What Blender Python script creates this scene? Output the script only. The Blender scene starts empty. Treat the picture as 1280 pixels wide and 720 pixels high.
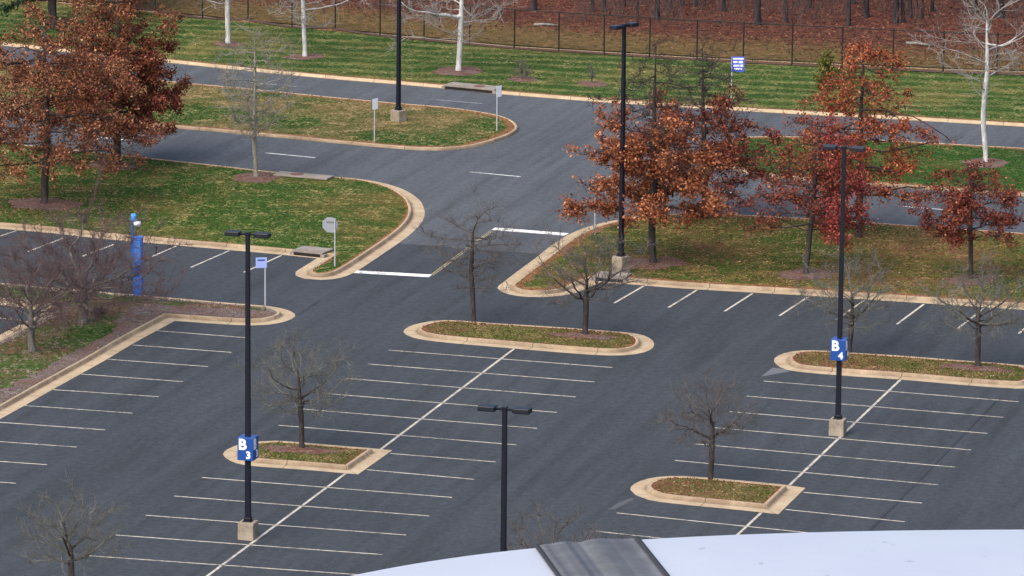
import bpy, bmesh, math, random
import numpy as np
from mathutils import Vector, Matrix
from mathutils.geometry import tessellate_polygon

# ------------------------------------------------------------------ scene, camera
C = bpy.context.scene.collection
scene = bpy.context.scene
CAM = np.array([61.866, -213.871, 49.378])
YAW, PITCH, ROLL, FPX = -0.27965, 0.20508, 0.00975, 6607.1
def cam_axes(a, b, c):
    F = np.array([math.sin(a)*math.cos(b), math.cos(a)*math.cos(b), -math.sin(b)])
    R0 = np.array([math.cos(a), -math.sin(a), 0.0]); U0 = np.cross(R0, F)
    return R0*math.cos(c)+U0*math.sin(c), -R0*math.sin(c)+U0*math.cos(c), F
AR, AU, AF = cam_axes(YAW, PITCH, ROLL)
def ray(px, py): return AF + AR*(px-640)/FPX - AU*(py-360)/FPX
def G(px, py, z=0.0):                       # surveyed picture point -> place on the level z
    d = ray(px, py); t = (z-CAM[2])/d[2]; p = CAM+d*t
    return np.array([p[0], p[1], z])
def PX(p):
    d = np.asarray(p, float)-CAM; w = d@AF
    return 640+FPX*(d@AR)/w, 360-FPX*(d@AU)/w
def height_to(base, py):                    # height above base so that its top reads at py
    lo, hi = 0.0, 40.0
    for _ in range(40):
        m = (lo+hi)/2
        if PX((base[0], base[1], base[2]+m))[1] > py: lo = m
        else: hi = m
    return lo
def ppm(p): return FPX/((np.asarray(p, float)-CAM)@AF)

cd = bpy.data.cameras.new('camera'); cam = bpy.data.objects.new('camera', cd); C.objects.link(cam)
cd.sensor_width = 36; cd.lens = FPX/1280*36; cd.clip_start = 1; cd.clip_end = 2500
M3 = Matrix([[AR[i], AU[i], -AF[i]] for i in range(3)])
cam.matrix_world = Matrix.Translation(Vector(CAM)) @ M3.to_4x4()
scene.camera = cam

# ------------------------------------------------------------------ materials
def mat(name, col=(.5,.5,.5), rough=.8, metal=0.0, spec=.3):
    m = bpy.data.materials.new(name); m.use_nodes = True
    b = m.node_tree.nodes['Principled BSDF']
    b.inputs['Base Color'].default_value = (*col, 1); b.inputs['Roughness'].default_value = rough
    b.inputs['Metallic'].default_value = metal; b.inputs['Specular IOR Level'].default_value = spec
    return m
class NT:
    def __init__(s, m): s.t = m.node_tree; s.b = s.t.nodes['Principled BSDF']
    def n(s, typ, **kw):
        x = s.t.nodes.new(typ)
        for k, v in kw.items(): setattr(x, k, v)
        return x
    def l(s, a, b): s.t.links.new(a, b)
    def coord(s, scale=(1,1,1), rot=0.0):
        c = s.n('ShaderNodeTexCoord'); mp = s.n('ShaderNodeMapping')
        mp.inputs['Scale'].default_value = scale; mp.inputs['Rotation'].default_value = (0,0,rot)
        s.l(c.outputs['Object'], mp.inputs['Vector']); return mp.outputs['Vector']
    def noise(s, scale, detail=4, rough=.6, vec=None, out='Fac'):
        x = s.n('ShaderNodeTexNoise'); x.inputs['Scale'].default_value = scale
        x.inputs['Detail'].default_value = detail; x.inputs['Roughness'].default_value = rough
        s.l(vec if vec is not None else s.coord(), x.inputs['Vector']); return x.outputs[out]
    def ramp(s, fac, stops, interp='LINEAR'):
        r = s.n('ShaderNodeValToRGB'); r.color_ramp.interpolation = interp
        e = r.color_ramp.elements
        while len(e) < len(stops): e.new(.5)
        for q, (p, c) in zip(e, stops):
            q.position = p; q.color = (*c, 1) if len(c) == 3 else c
        s.l(fac, r.inputs['Fac']); return r.outputs['Color']
    def mix(s, fac, a, b, typ='MIX'):
        x = s.n('ShaderNodeMix', data_type='RGBA', blend_type=typ)
        for sock, v in ((x.inputs['Factor'], fac), (x.inputs['A'], a), (x.inputs['B'], b)):
            if isinstance(v, (int, float)): sock.default_value = v
            elif isinstance(v, tuple): sock.default_value = (*v, 1)
            else: s.l(v, sock)
        return x.outputs['Result']
    def math(s, op, a, b=0.0, clamp=False):
        x = s.n('ShaderNodeMath', operation=op); x.use_clamp = clamp
        for i, v in enumerate((a, b)):
            if isinstance(v, (int, float)): x.inputs[i].default_value = v
            else: s.l(v, x.inputs[i])
        return x.outputs[0]
    def attr(s, name, out='Fac'):
        x = s.n('ShaderNodeAttribute'); x.attribute_name = name; return x.outputs[out]
    def bump(s, h, strength=.4, dist=.02):
        x = s.n('ShaderNodeBump'); x.inputs['Strength'].default_value = strength; x.inputs['Distance'].default_value = dist
        s.l(h, x.inputs['Height']); s.l(x.outputs['Normal'], s.b.inputs['Normal'])
    def col(s, c): s.l(c, s.b.inputs['Base Color'])
def K(v): return (v, v, v)

ROADROT = -math.radians(0)
def m_asphalt(name, lo, hi, seed, streak_rot):
    m = mat(name, rough=.88, spec=.25); t = NT(m)
    big = t.noise(.09, 6, .7, t.coord((1,1,1))); gr4 = t.noise(3.2, 4, .95)
    stv = t.coord((1.6,.07,1), streak_rot)
    st = t.noise(.8, 4, .6, stv)
    fine = t.noise(6, 5, .85)
    gr = t.noise(11, 3, .9)
    c = t.mix(t.ramp(big, [(.32, K(0)), (.68, K(1))]), lo, hi)
    c = t.mix(t.ramp(st, [(.42, K(0)), (.70, K(.55))]), c, tuple(v*1.32 for v in hi))
    c = t.mix(t.ramp(st, [(.26, K(.55)), (.42, K(0))]), c, tuple(v*.66 for v in lo))
    c = t.mix(.8, c, t.ramp(fine, [(.32, K(.58)), (.66, K(1.0))]), 'MULTIPLY')
    c = t.mix(t.ramp(gr, [(.6, K(0)), (.72, K(.28))]), c, tuple(v*2.4 for v in hi))
    c = t.mix(.8, c, t.ramp(gr4, [(.36, K(.62)), (.5, K(.92)), (.62, K(1.25))]), 'MULTIPLY')
    # dark oil drips
    sp = t.noise(1.1, 2, .5)
    c = t.mix(t.ramp(sp, [(.22, K(.5)), (.29, K(0))]), c, tuple(v*.6 for v in lo))
    sc = t.noise(1.9, 5, .8, t.coord((1,.45,1), .6)); ms = t.noise(.12, 2, .5, t.coord((1,1,1), .3))
    sf = t.math('ADD', sc, t.math('MULTIPLY', t.math('SUBTRACT', ms, .5), .35))
    c = t.mix(t.ramp(sf, [(.66, K(0)), (.76, K(.6))]), c, tuple(v*2.0 for v in hi))
    t.col(c); t.bump(gr, .35, .006); return m
ASPH = m_asphalt('lot_asphalt', (.0325,.0392,.0470), (.047,.0555,.0660), 1, math.radians(0))
ASPH2 = m_asphalt('road_asphalt', (.064,.072,.083), (.086,.097,.110), 2, math.radians(84))

def m_lawn(name, green, green2, dry, brown, dryness, fine=2.6, soil=(.16,.07,.035), stripes=0.0, srot=0.0, leafy=0.0):
    m = mat(name, rough=.95, spec=.1); t = NT(m)
    v = t.coord()
    big = t.noise(.11, 3, .6, v); mid = t.noise(.7, 5, .7, v); fn = t.noise(fine, 4, .8, v); fn2 = t.noise(fine*2.0, 4, .9, v)
    g = t.mix(t.ramp(fn, [(.34, K(0)), (.66, K(1))]), green, green2)
    dm = t.math('ADD', t.math('MULTIPLY', big, .80), t.math('MULTIPLY', mid, .20))
    g = t.mix(t.ramp(dm, [(.62-dryness*.36, K(0)), (.72-dryness*.30, K(.8))]), g, brown)
    # straw flecks, denser where dry
    sf = t.math('ADD', fn2, t.math('MULTIPLY', t.math('SUBTRACT', mid, .5), .5))
    c = t.mix(t.ramp(sf, [(.60-dryness*.13, K(0)), (.72-dryness*.13, K(.85))]), g, dry)
    if stripes:
        sv = t.coord((1,1,1), srot)
        w = t.n('ShaderNodeTexWave', wave_type='BANDS', bands_direction='Y'); w.inputs['Scale'].default_value = .16
        w.inputs['Distortion'].default_value = 6; w.inputs['Detail'].default_value = 2; w.inputs['Detail Scale'].default_value = .6
        t.l(sv, w.inputs['Vector'])
        c = t.mix(t.ramp(t.math('MULTIPLY', w.outputs['Fac'], t.math('ADD', mid, .35)), [(.45, K(0)), (.8, K(stripes))]), c, tuple(x*1.0 for x in dry))
        c = t.mix(t.ramp(w.outputs['Fac'], [(.0, K(.14)), (.4, K(0))]), c, tuple(x*.5 for x in green))
    if leafy:
        lv = t.noise(3.2, 4, .8, v)
        c = t.mix(t.ramp(t.math('ADD', lv, t.math('MULTIPLY', t.math('SUBTRACT', big, .5), .6)), [(.60-leafy*.25, K(0)), (.68-leafy*.25, K(.8))]), c, (.15,.062,.04))
    e = t.attr('edge')
    em = t.math('MULTIPLY', t.math('ADD', t.math('SUBTRACT', e, .45), t.math('SUBTRACT', mid, .42)), 3.2, True)
    c = t.mix(t.math('MULTIPLY', em, .85), c, t.mix(fn, soil, tuple(x*2.0 for x in soil)))
    c = t.mix(.7, c, t.ramp(fn2, [(.36, K(.38)), (.56, K(1))]), 'MULTIPLY')
    t.col(c); t.bump(fn, .8, .05); return m
GREEN, GREEN2 = (.035,.075,.014), (.085,.135,.03)
L_W  = m_lawn('lawn_west', (.016,.050,.006), (.048,.094,.014), (.34,.28,.12), (.115,.092,.026), .42)
L_E  = m_lawn('lawn_east', (.026,.052,.008), (.066,.092,.017), (.31,.23,.09), (.13,.088,.026), .48, leafy=.14)
L_MW = m_lawn('lawn_median_west', (.015,.050,.006), (.048,.088,.014), (.38,.29,.15), (.17,.12,.05), .48)
L_ME = m_lawn('lawn_median_east', (.014,.052,.007), (.042,.090,.015), (.26,.22,.09), (.075,.08,.018), .20)
L_FAR= m_lawn('lawn_far', (.020,.055,.009), (.052,.098,.018), (.32,.28,.12), (.115,.11,.03), .34, stripes=.20, srot=math.radians(-5))
L_IS = m_lawn('lawn_island', (.045,.060,.011), (.10,.108,.028), (.36,.27,.13), (.13,.085,.035), .52, fine=4, soil=(.12,.04,.025), leafy=.25)
L_ST = m_lawn('lawn_strip', (.016,.056,.008), (.055,.105,.018), (.34,.26,.21), (.12,.08,.055), .40, soil=(.14,.11,.105), leafy=.20)
def m_forest():
    m = mat('leaf_litter', rough=.95, spec=.1); t = NT(m)
    v = t.coord(); f1 = t.noise(2.2, 5, .8, v); f2 = t.noise(2.6, 5, .9, v); b = t.noise(.13, 3, .6, v)
    c = t.ramp(f2, [(.3, (.018,.006,.006)), (.46, (.075,.022,.015)), (.55, (.17,.055,.032)), (.68, (.36,.18,.11))])
    c = t.mix(t.ramp(f1, [(.36, K(0)), (.6, K(.6))]), c, (.055,.026,.024))
    e = t.attr('edge')
    g = t.ramp(f2, [(.34, (.030,.032,.008)), (.5, (.12,.085,.028)), (.66, (.26,.17,.07))])
    em = t.math('MULTIPLY', t.math('ADD', t.math('SUBTRACT', e, .12), t.math('MULTIPLY', t.math('SUBTRACT', f1, .5), 2.6)), 3.5, True)
    c = t.mix(t.math('MULTIPLY', em, .85), c, g)
    t.col(c); t.bump(f2, 1, .08); return m
FLOOR = m_forest()
def m_concrete(name, a, b, uv=False):
    m = mat(name, rough=.9, spec=.2); t = NT(m)
    n1 = t.noise(.9, 4, .7); n2 = t.noise(14, 4, .8)
    c = t.mix(t.ramp(n1, [(.35, K(0)), (.65, K(1))]), a, b)
    c = t.mix(.7, c, t.ramp(n2, [(.28, K(.62)), (.65, K(1))]), 'MULTIPLY')
    if uv:
        u = t.n('ShaderNodeUVMap'); s = t.n('ShaderNodeSeparateXYZ'); t.l(u.outputs['UV'], s.inputs[0])
        fr = t.math('FRACT', t.math('DIVIDE', s.outputs['X'], 3.05))
        j = t.math('LESS_THAN', fr, .012)
        n3 = t.noise(.5, 5, .75)
        # grime sitting in the flow line at the foot of the kerb
        d = t.math('ABSOLUTE', t.math('SUBTRACT', s.outputs['Y'], .60))
        dm = t.math('SUBTRACT', 1.0, t.math('DIVIDE', d, .17), True)
        dm = t.math('MULTIPLY', dm, t.ramp(n3, [(.34, K(.3)), (.58, K(1))]))
        c = t.mix(t.math('MULTIPLY', dm, .8), c, (.10,.065,.045))
        c = t.mix(t.ramp(n3, [(.56, K(0)), (.72, K(.5))]), c, (.20,.13,.085))
        c = t.mix(t.math('MULTIPLY', j, .8), c, (.05,.04,.03))
    t.col(c); t.bump(n2, .4, .01); return m
KERB = m_concrete('kerb_concrete', (.37,.285,.185), (.48,.385,.26), True)
CONC = m_concrete('base_concrete', (.20,.17,.13), (.36,.31,.25))
CONCG = m_concrete('inlet_concrete', (.19,.17,.15), (.30,.265,.235))
def m_paint(name, col, wear):
    m = mat(name, col, .7, spec=.3); t = NT(m)
    n1 = t.noise(5, 5, .8); n2 = t.noise(.35, 3, .6)
    f = t.math('ADD', t.math('MULTIPLY', n1, .7), t.math('MULTIPLY', n2, .3))
    c = t.mix(t.ramp(f, [(.40, K(0)), (.52, K(1))]), tuple(v*.28+.035 for v in col), col)
    c = t.mix(wear, c, t.ramp(t.noise(2, 4, .7), [(.3, K(.55)), (.6, K(1))]), 'MULTIPLY')
    t.col(c); return m
WHITE = m_paint('white_line_paint', (.54,.50,.42), .8)
WHITE2 = m_paint('white_bar_paint', (.82,.82,.78), .3)
FAINT = m_paint('faded_line_paint', (.36,.36,.35), .8)
YELLOW = m_paint('yellow_line_paint', (.34,.29,.15), .9)
POLE = mat('dark_bronze_paint', (.005,.007,.016), .42, spec=.3)
BLACKM = mat('black_fence_paint', (.012,.014,.013), .5)
BLUE = mat('blue_sign_enamel', (.006,.052,.25), .4, spec=.5)
BLUEP = mat('blue_tower_paint', (.008,.10,.42), .35, spec=.5)
WSIGN = mat('white_sign_film', (.85,.87,.90), .5)
GALV = mat('galvanised_steel', (.42,.45,.50), .45, .3)
SIGNBACK = mat('aluminium_sign_back', (.27,.30,.33), .45, .25)
SIGNBLUE = mat('pale_blue_sign_face', (.28,.36,.72), .5)
SHADOWB = mat('opening_shade_black', (.012,.011,.010), .9)
CAMW = mat('white_camera_housing', (.82,.83,.85), .4)
BEACON = mat('blue_beacon_lens', (.06,.30,.85), .15, spec=.6)
GLASS = mat('lamp_lens', (.20,.22,.24), .2, spec=.6)
def m_bark(name, a, b, sc=9, white=0.0):
    m = mat(name, rough=.95, spec=.1); t = NT(m)
    v = t.coord((1,1,.25)); n1 = t.noise(sc, 4, .75, v); n2 = t.noise(1.3, 3, .6)
    c = t.ramp(n1, [(.32, a), (.66, b)])
    if white:
        c = t.mix(t.ramp(t.noise(5, 4, .7, t.coord((1,1,1.3))), [(.58, K(0)), (.66, K(.8))]), c, (.20,.17,.13))
    c = t.mix(t.ramp(n2, [(.4, K(0)), (.7, K(.4))]), c, tuple((x+y)*.35 for x, y in zip(a, b)))
    t.col(c); t.bump(n1, .6, .02); return m
BK_DARK = m_bark('dark_oak_bark', (.022,.020,.022), (.075,.066,.064))
BK_GREY = m_bark('grey_bark', (.060,.055,.052), (.19,.175,.16))
BK_PEAR = m_bark('greybrown_bark', (.020,.017,.018), (.075,.064,.062))
BK_PALE = m_bark('pale_bark', (.09,.09,.075), (.30,.29,.25))
TW_WHITE = m_bark('white_twig_bark', (.14,.13,.125), (.34,.33,.31), 3)
BK_WHITE = m_bark('white_bark', (.26,.27,.27), (.60,.61,.60), 6, 1)
BK_FOR = m_bark('forest_bark', (.014,.012,.016), (.055,.048,.052), 5)
TW_PEAR = m_bark('twig_bark', (.045,.041,.041), (.15,.137,.132), 3)
TW_MAUVE = m_bark('mauve_twig_bark', (.045,.032,.034), (.15,.11,.112), 3)
TW_LICH = m_bark('lichen_twig_bark', (.05,.052,.046), (.19,.19,.17), 2)
def m_leaf(name, stops):
    m = mat(name, rough=.7, spec=.25); t = NT(m)
    tone = t.attr('tone'); n1 = t.noise(.55, 3, .6)
    f = t.math('ADD', t.math('MULTIPLY', tone, .72), t.math('MULTIPLY', t.math('SUBTRACT', n1, .5), .75), False)
    f = t.math('ADD', f, .14)
    c = t.ramp(f, stops); t.col(c)
    tr = t.n('ShaderNodeBsdfTranslucent'); t.l(c, tr.inputs['Color'])
    mx = t.n('ShaderNodeMixShader'); mx.inputs[0].default_value = .25
    t.l(t.b.outputs[0], mx.inputs[1]); t.l(tr.outputs[0], mx.inputs[2])
    t.l(mx.outputs[0], t.t.nodes['Material Output'].inputs['Surface']); return m
LF_BROWN = m_leaf('russet_brown_leaves', [(.1,(.040,.013,.010)), (.38,(.145,.048,.024)), (.66,(.31,.125,.060)), (.95,(.55,.31,.18))])
LF_RUST = m_leaf('rust_red_leaves', [(.1,(.035,.008,.008)), (.4,(.12,.025,.018)), (.70,(.26,.072,.040)), (.95,(.46,.20,.12))])
LF_ORANGE = m_leaf('orange_leaves', [(.1,(.050,.014,.009)), (.38,(.20,.055,.026)), (.66,(.42,.155,.068)), (.95,(.66,.37,.20))])
LF_RED = m_leaf('scarlet_leaves', [(.1,(.065,.010,.012)), (.4,(.23,.028,.028)), (.7,(.38,.085,.062)), (.95,(.55,.26,.19))])
LF_MIX = m_leaf('orange_red_leaves', [(.1,(.060,.014,.009)), (.4,(.21,.045,.020)), (.68,(.40,.11,.042)), (.95,(.54,.30,.14))])
LF_EVG = m_leaf('evergreen_needles', [(.1,(.008,.018,.010)), (.5,(.018,.045,.020)), (.95,(.05,.09,.035))])
LF_OLV = m_leaf('olive_needles', [(.1,(.035,.045,.010)), (.5,(.11,.12,.022)), (.95,(.25,.21,.06))])
LF_GROUND = m_leaf('fallen_leaf', [(.1,(.07,.028,.02)), (.4,(.18,.075,.045)), (.7,(.30,.17,.10)), (.95,(.48,.34,.22))])
def m_mulch(name, cs, c2):
    m = mat(name, rough=.95, spec=.1); t = NT(m)
    n1 = t.noise(4, 5, .9); n2 = t.noise(1.0, 3, .6)
    c = t.ramp(n1, [(.3, cs[0]), (.5, cs[1]), (.7, cs[2])])
    c = t.mix(t.ramp(n2, [(.42, K(0)), (.6, K(.7))]), c, c2)
    t.col(c); t.bump(n1, .8, .04); return m
MULCH = m_mulch('bark_mulch', ((.045,.022,.018), (.13,.065,.05), (.27,.18,.15)), (.14,.105,.095))
MULCH2 = m_mulch('grey_mulch', ((.040,.030,.028), (.13,.10,.095), (.29,.24,.23)), (.13,.075,.055))
def m_roof():
    m = mat('white_roof_membrane', (.78,.80,.84), .55, spec=.3); t = NT(m)
    n1 = t.noise(.25, 4, .6); n2 = t.noise(2.2, 5, .7, t.coord((1,2.5,1), .5)); n3 = t.noise(1.7, 3, .5, t.coord((1.4,1,1), .3))
    c = t.mix(t.ramp(n1, [(.3, K(0)), (.7, K(1))]), (.82,.84,.90), (.90,.92,.95))
    c = t.mix(t.ramp(n2, [(.60, K(0)), (.74, K(.25))]), c, (.60,.62,.66))
    c = t.mix(t.ramp(n3, [(.69, K(0)), (.72, K(.5))]), c, (.42,.45,.52))
    t.col(c); return m
ROOF = m_roof()
def m_strip():
    m = mat('grey_weathered_flashing', rough=.8, spec=.2); t = NT(m)
    n1 = t.noise(.9, 5, .75); n2 = t.noise(3.5, 4, .7)
    c = t.ramp(n1, [(.3, (.15,.15,.153)), (.5, (.21,.21,.212)), (.7, (.28,.28,.29))])
    c = t.mix(t.ramp(n2, [(.68, K(0)), (.76, K(.7))]), c, (.55,.58,.60))
    t.col(c); t.bump(n1, .5, .03); return m
STRIP = m_strip()

# ------------------------------------------------------------------ object helpers
def link(name, me, m=None, parent=None, loc=None):
    o = bpy.data.objects.new(name, me); C.objects.link(o)
    if m is not None:
        for x in (m if isinstance(m, (list, tuple)) else [m]): me.materials.append(x)
    if parent is not None: o.parent = parent
    if loc is not None: o.location = loc
    return o
def tag(o, label=None, cat=None, group=None, kind=None):
    for k, v in (('label', label), ('category', cat), ('group', group), ('kind', kind)):
        if v: o[k] = v
    return o
def thing(name, loc, label, cat, group=None, rz=0.0):
    o = bpy.data.objects.new(name, None); C.objects.link(o)
    o.location = loc; o.rotation_euler.z = rz; o.empty_display_size = .3
    return tag(o, label, cat, group)
def mesh_np(name, V, F, attrs=None, smooth=False):
    """V (n,3), F (m,k) same k"""
    V = np.ascontiguousarray(V, np.float32); F = np.ascontiguousarray(F, np.int32)
    me = bpy.data.meshes.new(name); k = F.shape[1]
    me.vertices.add(len(V)); me.vertices.foreach_set('co', V.ravel())
    me.loops.add(F.size); me.loops.foreach_set('vertex_index', F.ravel())
    me.polygons.add(len(F)); me.polygons.foreach_set('loop_start', np.arange(0, F.size, k, dtype=np.int32))
    me.update(calc_edges=True)
    for an, av in (attrs or {}).items():
        a = me.attributes.new(an, 'FLOAT', 'POINT'); a.data.foreach_set('value', np.ascontiguousarray(av, np.float32))
    if smooth: me.polygons.foreach_set('use_smooth', np.ones(len(F), bool))
    return me
class MB:
    def __init__(s): s.bm = bmesh.new()
    def box(s, x0,x1,y0,y1,z0,z1, bev=0.0, rz=0.0, top=1.0):
        cx, cy = (x0+x1)/2, (y0+y1)/2
        vs = []
        for z, k in ((z0,1.0),(z1,top)):
            for x, y in ((x0,y0),(x1,y0),(x1,y1),(x0,y1)):
                px, py = cx+(x-cx)*k, cy+(y-cy)*k
                vs.append(s.bm.verts.new((px*math.cos(rz)-py*math.sin(rz), px*math.sin(rz)+py*math.cos(rz), z)))
        fs = [s.bm.faces.new([vs[i] for i in q]) for q in ((3,2,1,0),(4,5,6,7),(0,1,5,4),(1,2,6,5),(2,3,7,6),(3,0,4,7))]
        if bev:
            es = list({e for f in fs for e in f.edges})
            bmesh.ops.bevel(s.bm, geom=es, offset=bev, segments=2, affect='EDGES', profile=.5)
        return s
    def lathe(s, prof, n=20, cx=0, cy=0):
        rings = []
        for r, z in prof:
            rings.append([s.bm.verts.new((cx+r*math.cos(2*math.pi*i/n), cy+r*math.sin(2*math.pi*i/n), z)) for i in range(n)])
        for a, b in zip(rings, rings[1:]):
            for i in range(n): s.bm.faces.new((a[i], a[(i+1)%n], b[(i+1)%n], b[i]))
        s.bm.faces.new(rings[0][::-1]); s.bm.faces.new(rings[-1]); return s
    def tube(s, pts, r, n=8):
        prev = None
        for i, p in enumerate(pts):
            p = Vector(p); q = Vector(pts[min(i+1, len(pts)-1)]); q0 = Vector(pts[max(i-1, 0)])
            d = (q-q0).normalized(); a = d.orthogonal().normalized() if abs(d.z) < .9 else Vector((1,0,0)); b = d.cross(a).normalized(); a = b.cross(d)
            rr = r[i] if isinstance(r, (list, tuple)) else r
            ring = [s.bm.verts.new(p+(a*math.cos(2*math.pi*j/n)+b*math.sin(2*math.pi*j/n))*rr) for j in range(n)]
            if prev:
                for j in range(n): s.bm.faces.new((prev[j], prev[(j+1)%n], ring[(j+1)%n], ring[j]))
            else: s.bm.faces.new(ring[::-1])
            prev = ring
        s.bm.faces.new(prev); return s
    def prism(s, pts, axis_fn):                       # pts 2d outline; axis_fn(x,y,k) -> 3d, k=0/1
        a = [s.bm.verts.new(axis_fn(x, y, 0)) for x, y in pts]; b = [s.bm.verts.new(axis_fn(x, y, 1)) for x, y in pts]
        s.bm.faces.new(a[::-1]); s.bm.faces.new(b)
        for i in range(len(pts)): j = (i+1) % len(pts); s.bm.faces.new((a[i], a[j], b[j], b[i]))
        return s
    def build(s, name, m, parent=None, smooth=False, loc=None):
        bmesh.ops.recalc_face_normals(s.bm, faces=s.bm.faces)
        me = bpy.data.meshes.new(name); s.bm.to_mesh(me); s.bm.free()
        if smooth:
            for p in me.polygons: p.use_smooth = True
        return link(name, me, m, parent, loc)

# ------------------------------------------------------------------ outlines
def W(pts): return [np.array([*G(p[0], p[1])[:2], 1.0 if len(p) > 2 else 0.0]) for p in pts]   # third value marks a sharp corner
def smooth_closed(P, step=.45):
    n = len(P); out = []; sharp = []
    for i in range(n):
        p0, p1, p2, p3 = P[i-1], P[i], P[(i+1)%n], P[(i+2)%n]
        a, b = p1[:2], p2[:2]; L = np.linalg.norm(b-a)
        t1 = (b-p0[:2]) if not p1[2] else (b-a)
        t2 = (p3[:2]-a) if not p2[2] else (b-a)
        t1 = t1/np.linalg.norm(t1)*L; t2 = t2/np.linalg.norm(t2)*L
        k = max(1, min(14, int(L/step)))
        for j in range(k):
            t = j/k; h = (2*t**3-3*t**2+1, t**3-2*t**2+t, -2*t**3+3*t**2, t**3-t**2)
            q_ = h[0]*a+h[1]*t1+h[2]*b+h[3]*t2; out.append(q_); sharp.append(bool(p1[2]) and j == 0)
    out = np.array(out)
    if area(out) < 0: out = out[::-1]; sharp = sharp[::-1]
    return out, sharp
def area(P): x, y = P[:,0], P[:,1]; return .5*np.sum(x*np.roll(y,-1)-np.roll(x,-1)*y)
def inset(P, d):                                     # P ccw
    a = P-np.roll(P, 1, 0); b = np.roll(P, -1, 0)-P
    a /= np.linalg.norm(a, axis=1)[:,None]; b /= np.linalg.norm(b, axis=1)[:,None]
    na = np.stack([-a[:,1], a[:,0]], 1); nb = np.stack([-b[:,1], b[:,0]], 1)
    m = na+nb; m /= np.linalg.norm(m, axis=1)[:,None]
    c = np.clip((m*na).sum(1), .45, 1)
    Q = P+m*(d/c)[:,None]
    if d < .2: return Q
    # drop points that fold over at tight corners: snap them to the nearest sound neighbour
    A_, B_ = P, np.roll(P, -1, 0); AB = B_-A_; L2 = (AB**2).sum(1)+1e-12
    t = np.clip(((Q[:,None]-A_[None])*AB[None]).sum(2)/L2[None], 0, 1)
    dist = np.sqrt(((Q[:,None]-(A_[None]+AB[None]*t[:,:,None]))**2).sum(2)).min(1)
    ok = dist > d*.975-.003; n = len(P); good = np.where(ok)[0]
    if len(good) < 3: return Q
    for i in np.where(~ok)[0]:
        g = good[np.argmin(np.minimum((good-i) % n, (i-good) % n))]; Q[i] = Q[g]
    return Q
KH = .15
PROF = [(0,.005),(.30,.014),(.58,.006),(.61,.012),(.645,.12),(.67,.145),(.70,KH),(.78,KH),(.80,.135)]
PROF_K = [(0,.004),(.03,.11),(.055,.14),(.085,KH),(.19,KH),(.205,.135)]    # kerb alone, without a pan
LAWNS = []
def kerbed(P, m, soil_w=.8, prof=PROF, name='lawn', lawn_z=.135):
    P, sh = P
    n = len(P); rings = [np.column_stack([inset(P, d), np.full(n, z)]) for d, z in prof]
    V = np.concatenate(rings); F = []
    for r in range(len(prof)-1):
        for i in range(n):
            j = (i+1) % n; F.append((r*n+i, r*n+j, (r+1)*n+j, (r+1)*n+i))
    me = mesh_np('kerb', V, np.array(F))
    L = np.concatenate([[0], np.cumsum(np.linalg.norm(np.roll(P,-1,0)-P, axis=1))])
    uv = me.uv_layers.new(name='UVMap'); k = 0; buf = []
    off = .0 if prof is PROF else .6
    for r in range(len(prof)-1):
        for i in range(n):
            for rr, ii in ((r,i),(r,i+1),(r+1,i+1),(r+1,i)): buf += [L[ii], prof[rr][0]+off]
    uv.data.foreach_set('uv', buf)
    tag(link('kerb', me, KERB), kind='structure')
    e0 = inset(P, prof[-1][0]-.01); e1 = inset(P, prof[-1][0]+soil_w)
    V = [(*p, lawn_z) for p in e0]+[(*p, lawn_z) for p in e1]; F = []
    me = bpy.data.meshes.new(name)
    faces = [(i, (i+1)%n, n+(i+1)%n, n+i) for i in range(n)]
    uq = [i for i in range(n) if np.linalg.norm(e1[i]-e1[i-1]) > 1e-4]
    tri = tessellate_polygon([[Vector((*e1[i], 0)) for i in uq]])
    for t in tri:
        t = tuple(uq[q] for q in t); a, b, c = (e1[q] for q in t)
        if (b[0]-a[0])*(c[1]-a[1])-(b[1]-a[1])*(c[0]-a[0]) < 0: t = t[::-1]
        faces.append(tuple(n+q for q in t))
    me.from_pydata(V, [], faces)
    a = me.attributes.new('edge', 'FLOAT', 'POINT'); a.data.foreach_set('value', [1.0]*n+[0.0]*n)
    tag(link(name, me, m), kind='structure')
    LAWNS.append((e0, m, lawn_z)); return e0
def sheet(name, pts, z, m, kind='structure'):
    me = bpy.data.meshes.new(name); tri = tessellate_polygon([[Vector((p[0], p[1], 0)) for p in pts]])
    fs = []
    for t in tri:
        a, b, c = (pts[q] for q in t)
        if (b[0]-a[0])*(c[1]-a[1])-(b[1]-a[1])*(c[0]-a[0]) < 0: t = t[::-1]
        fs.append(tuple(t))
    me.from_pydata([(p[0], p[1], z) for p in pts], [], fs)
    o = link(name, me, m)
    if kind: o['kind'] = kind
    return o

# ground to the horizon, the paved area, the roads
sheet('ground', [(-1500,-1500),(1500,-1500),(1500,1500),(-1500,1500)], -.06, L_W)
sheet('parking_lot', [G(-500,1200)[:2], G(1900,1200)[:2], G(1900,150)[:2], G(-500,20)[:2]], 0, ASPH)
sheet('road', [G(-500,265)[:2], G(-20,262)[:2], G(470,302)[:2], G(735,322)[:2], G(1280,350)[:2], G(1900,390)[:2], G(1900,120)[:2], G(-500,-20)[:2]], .003, ASPH2)

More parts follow.
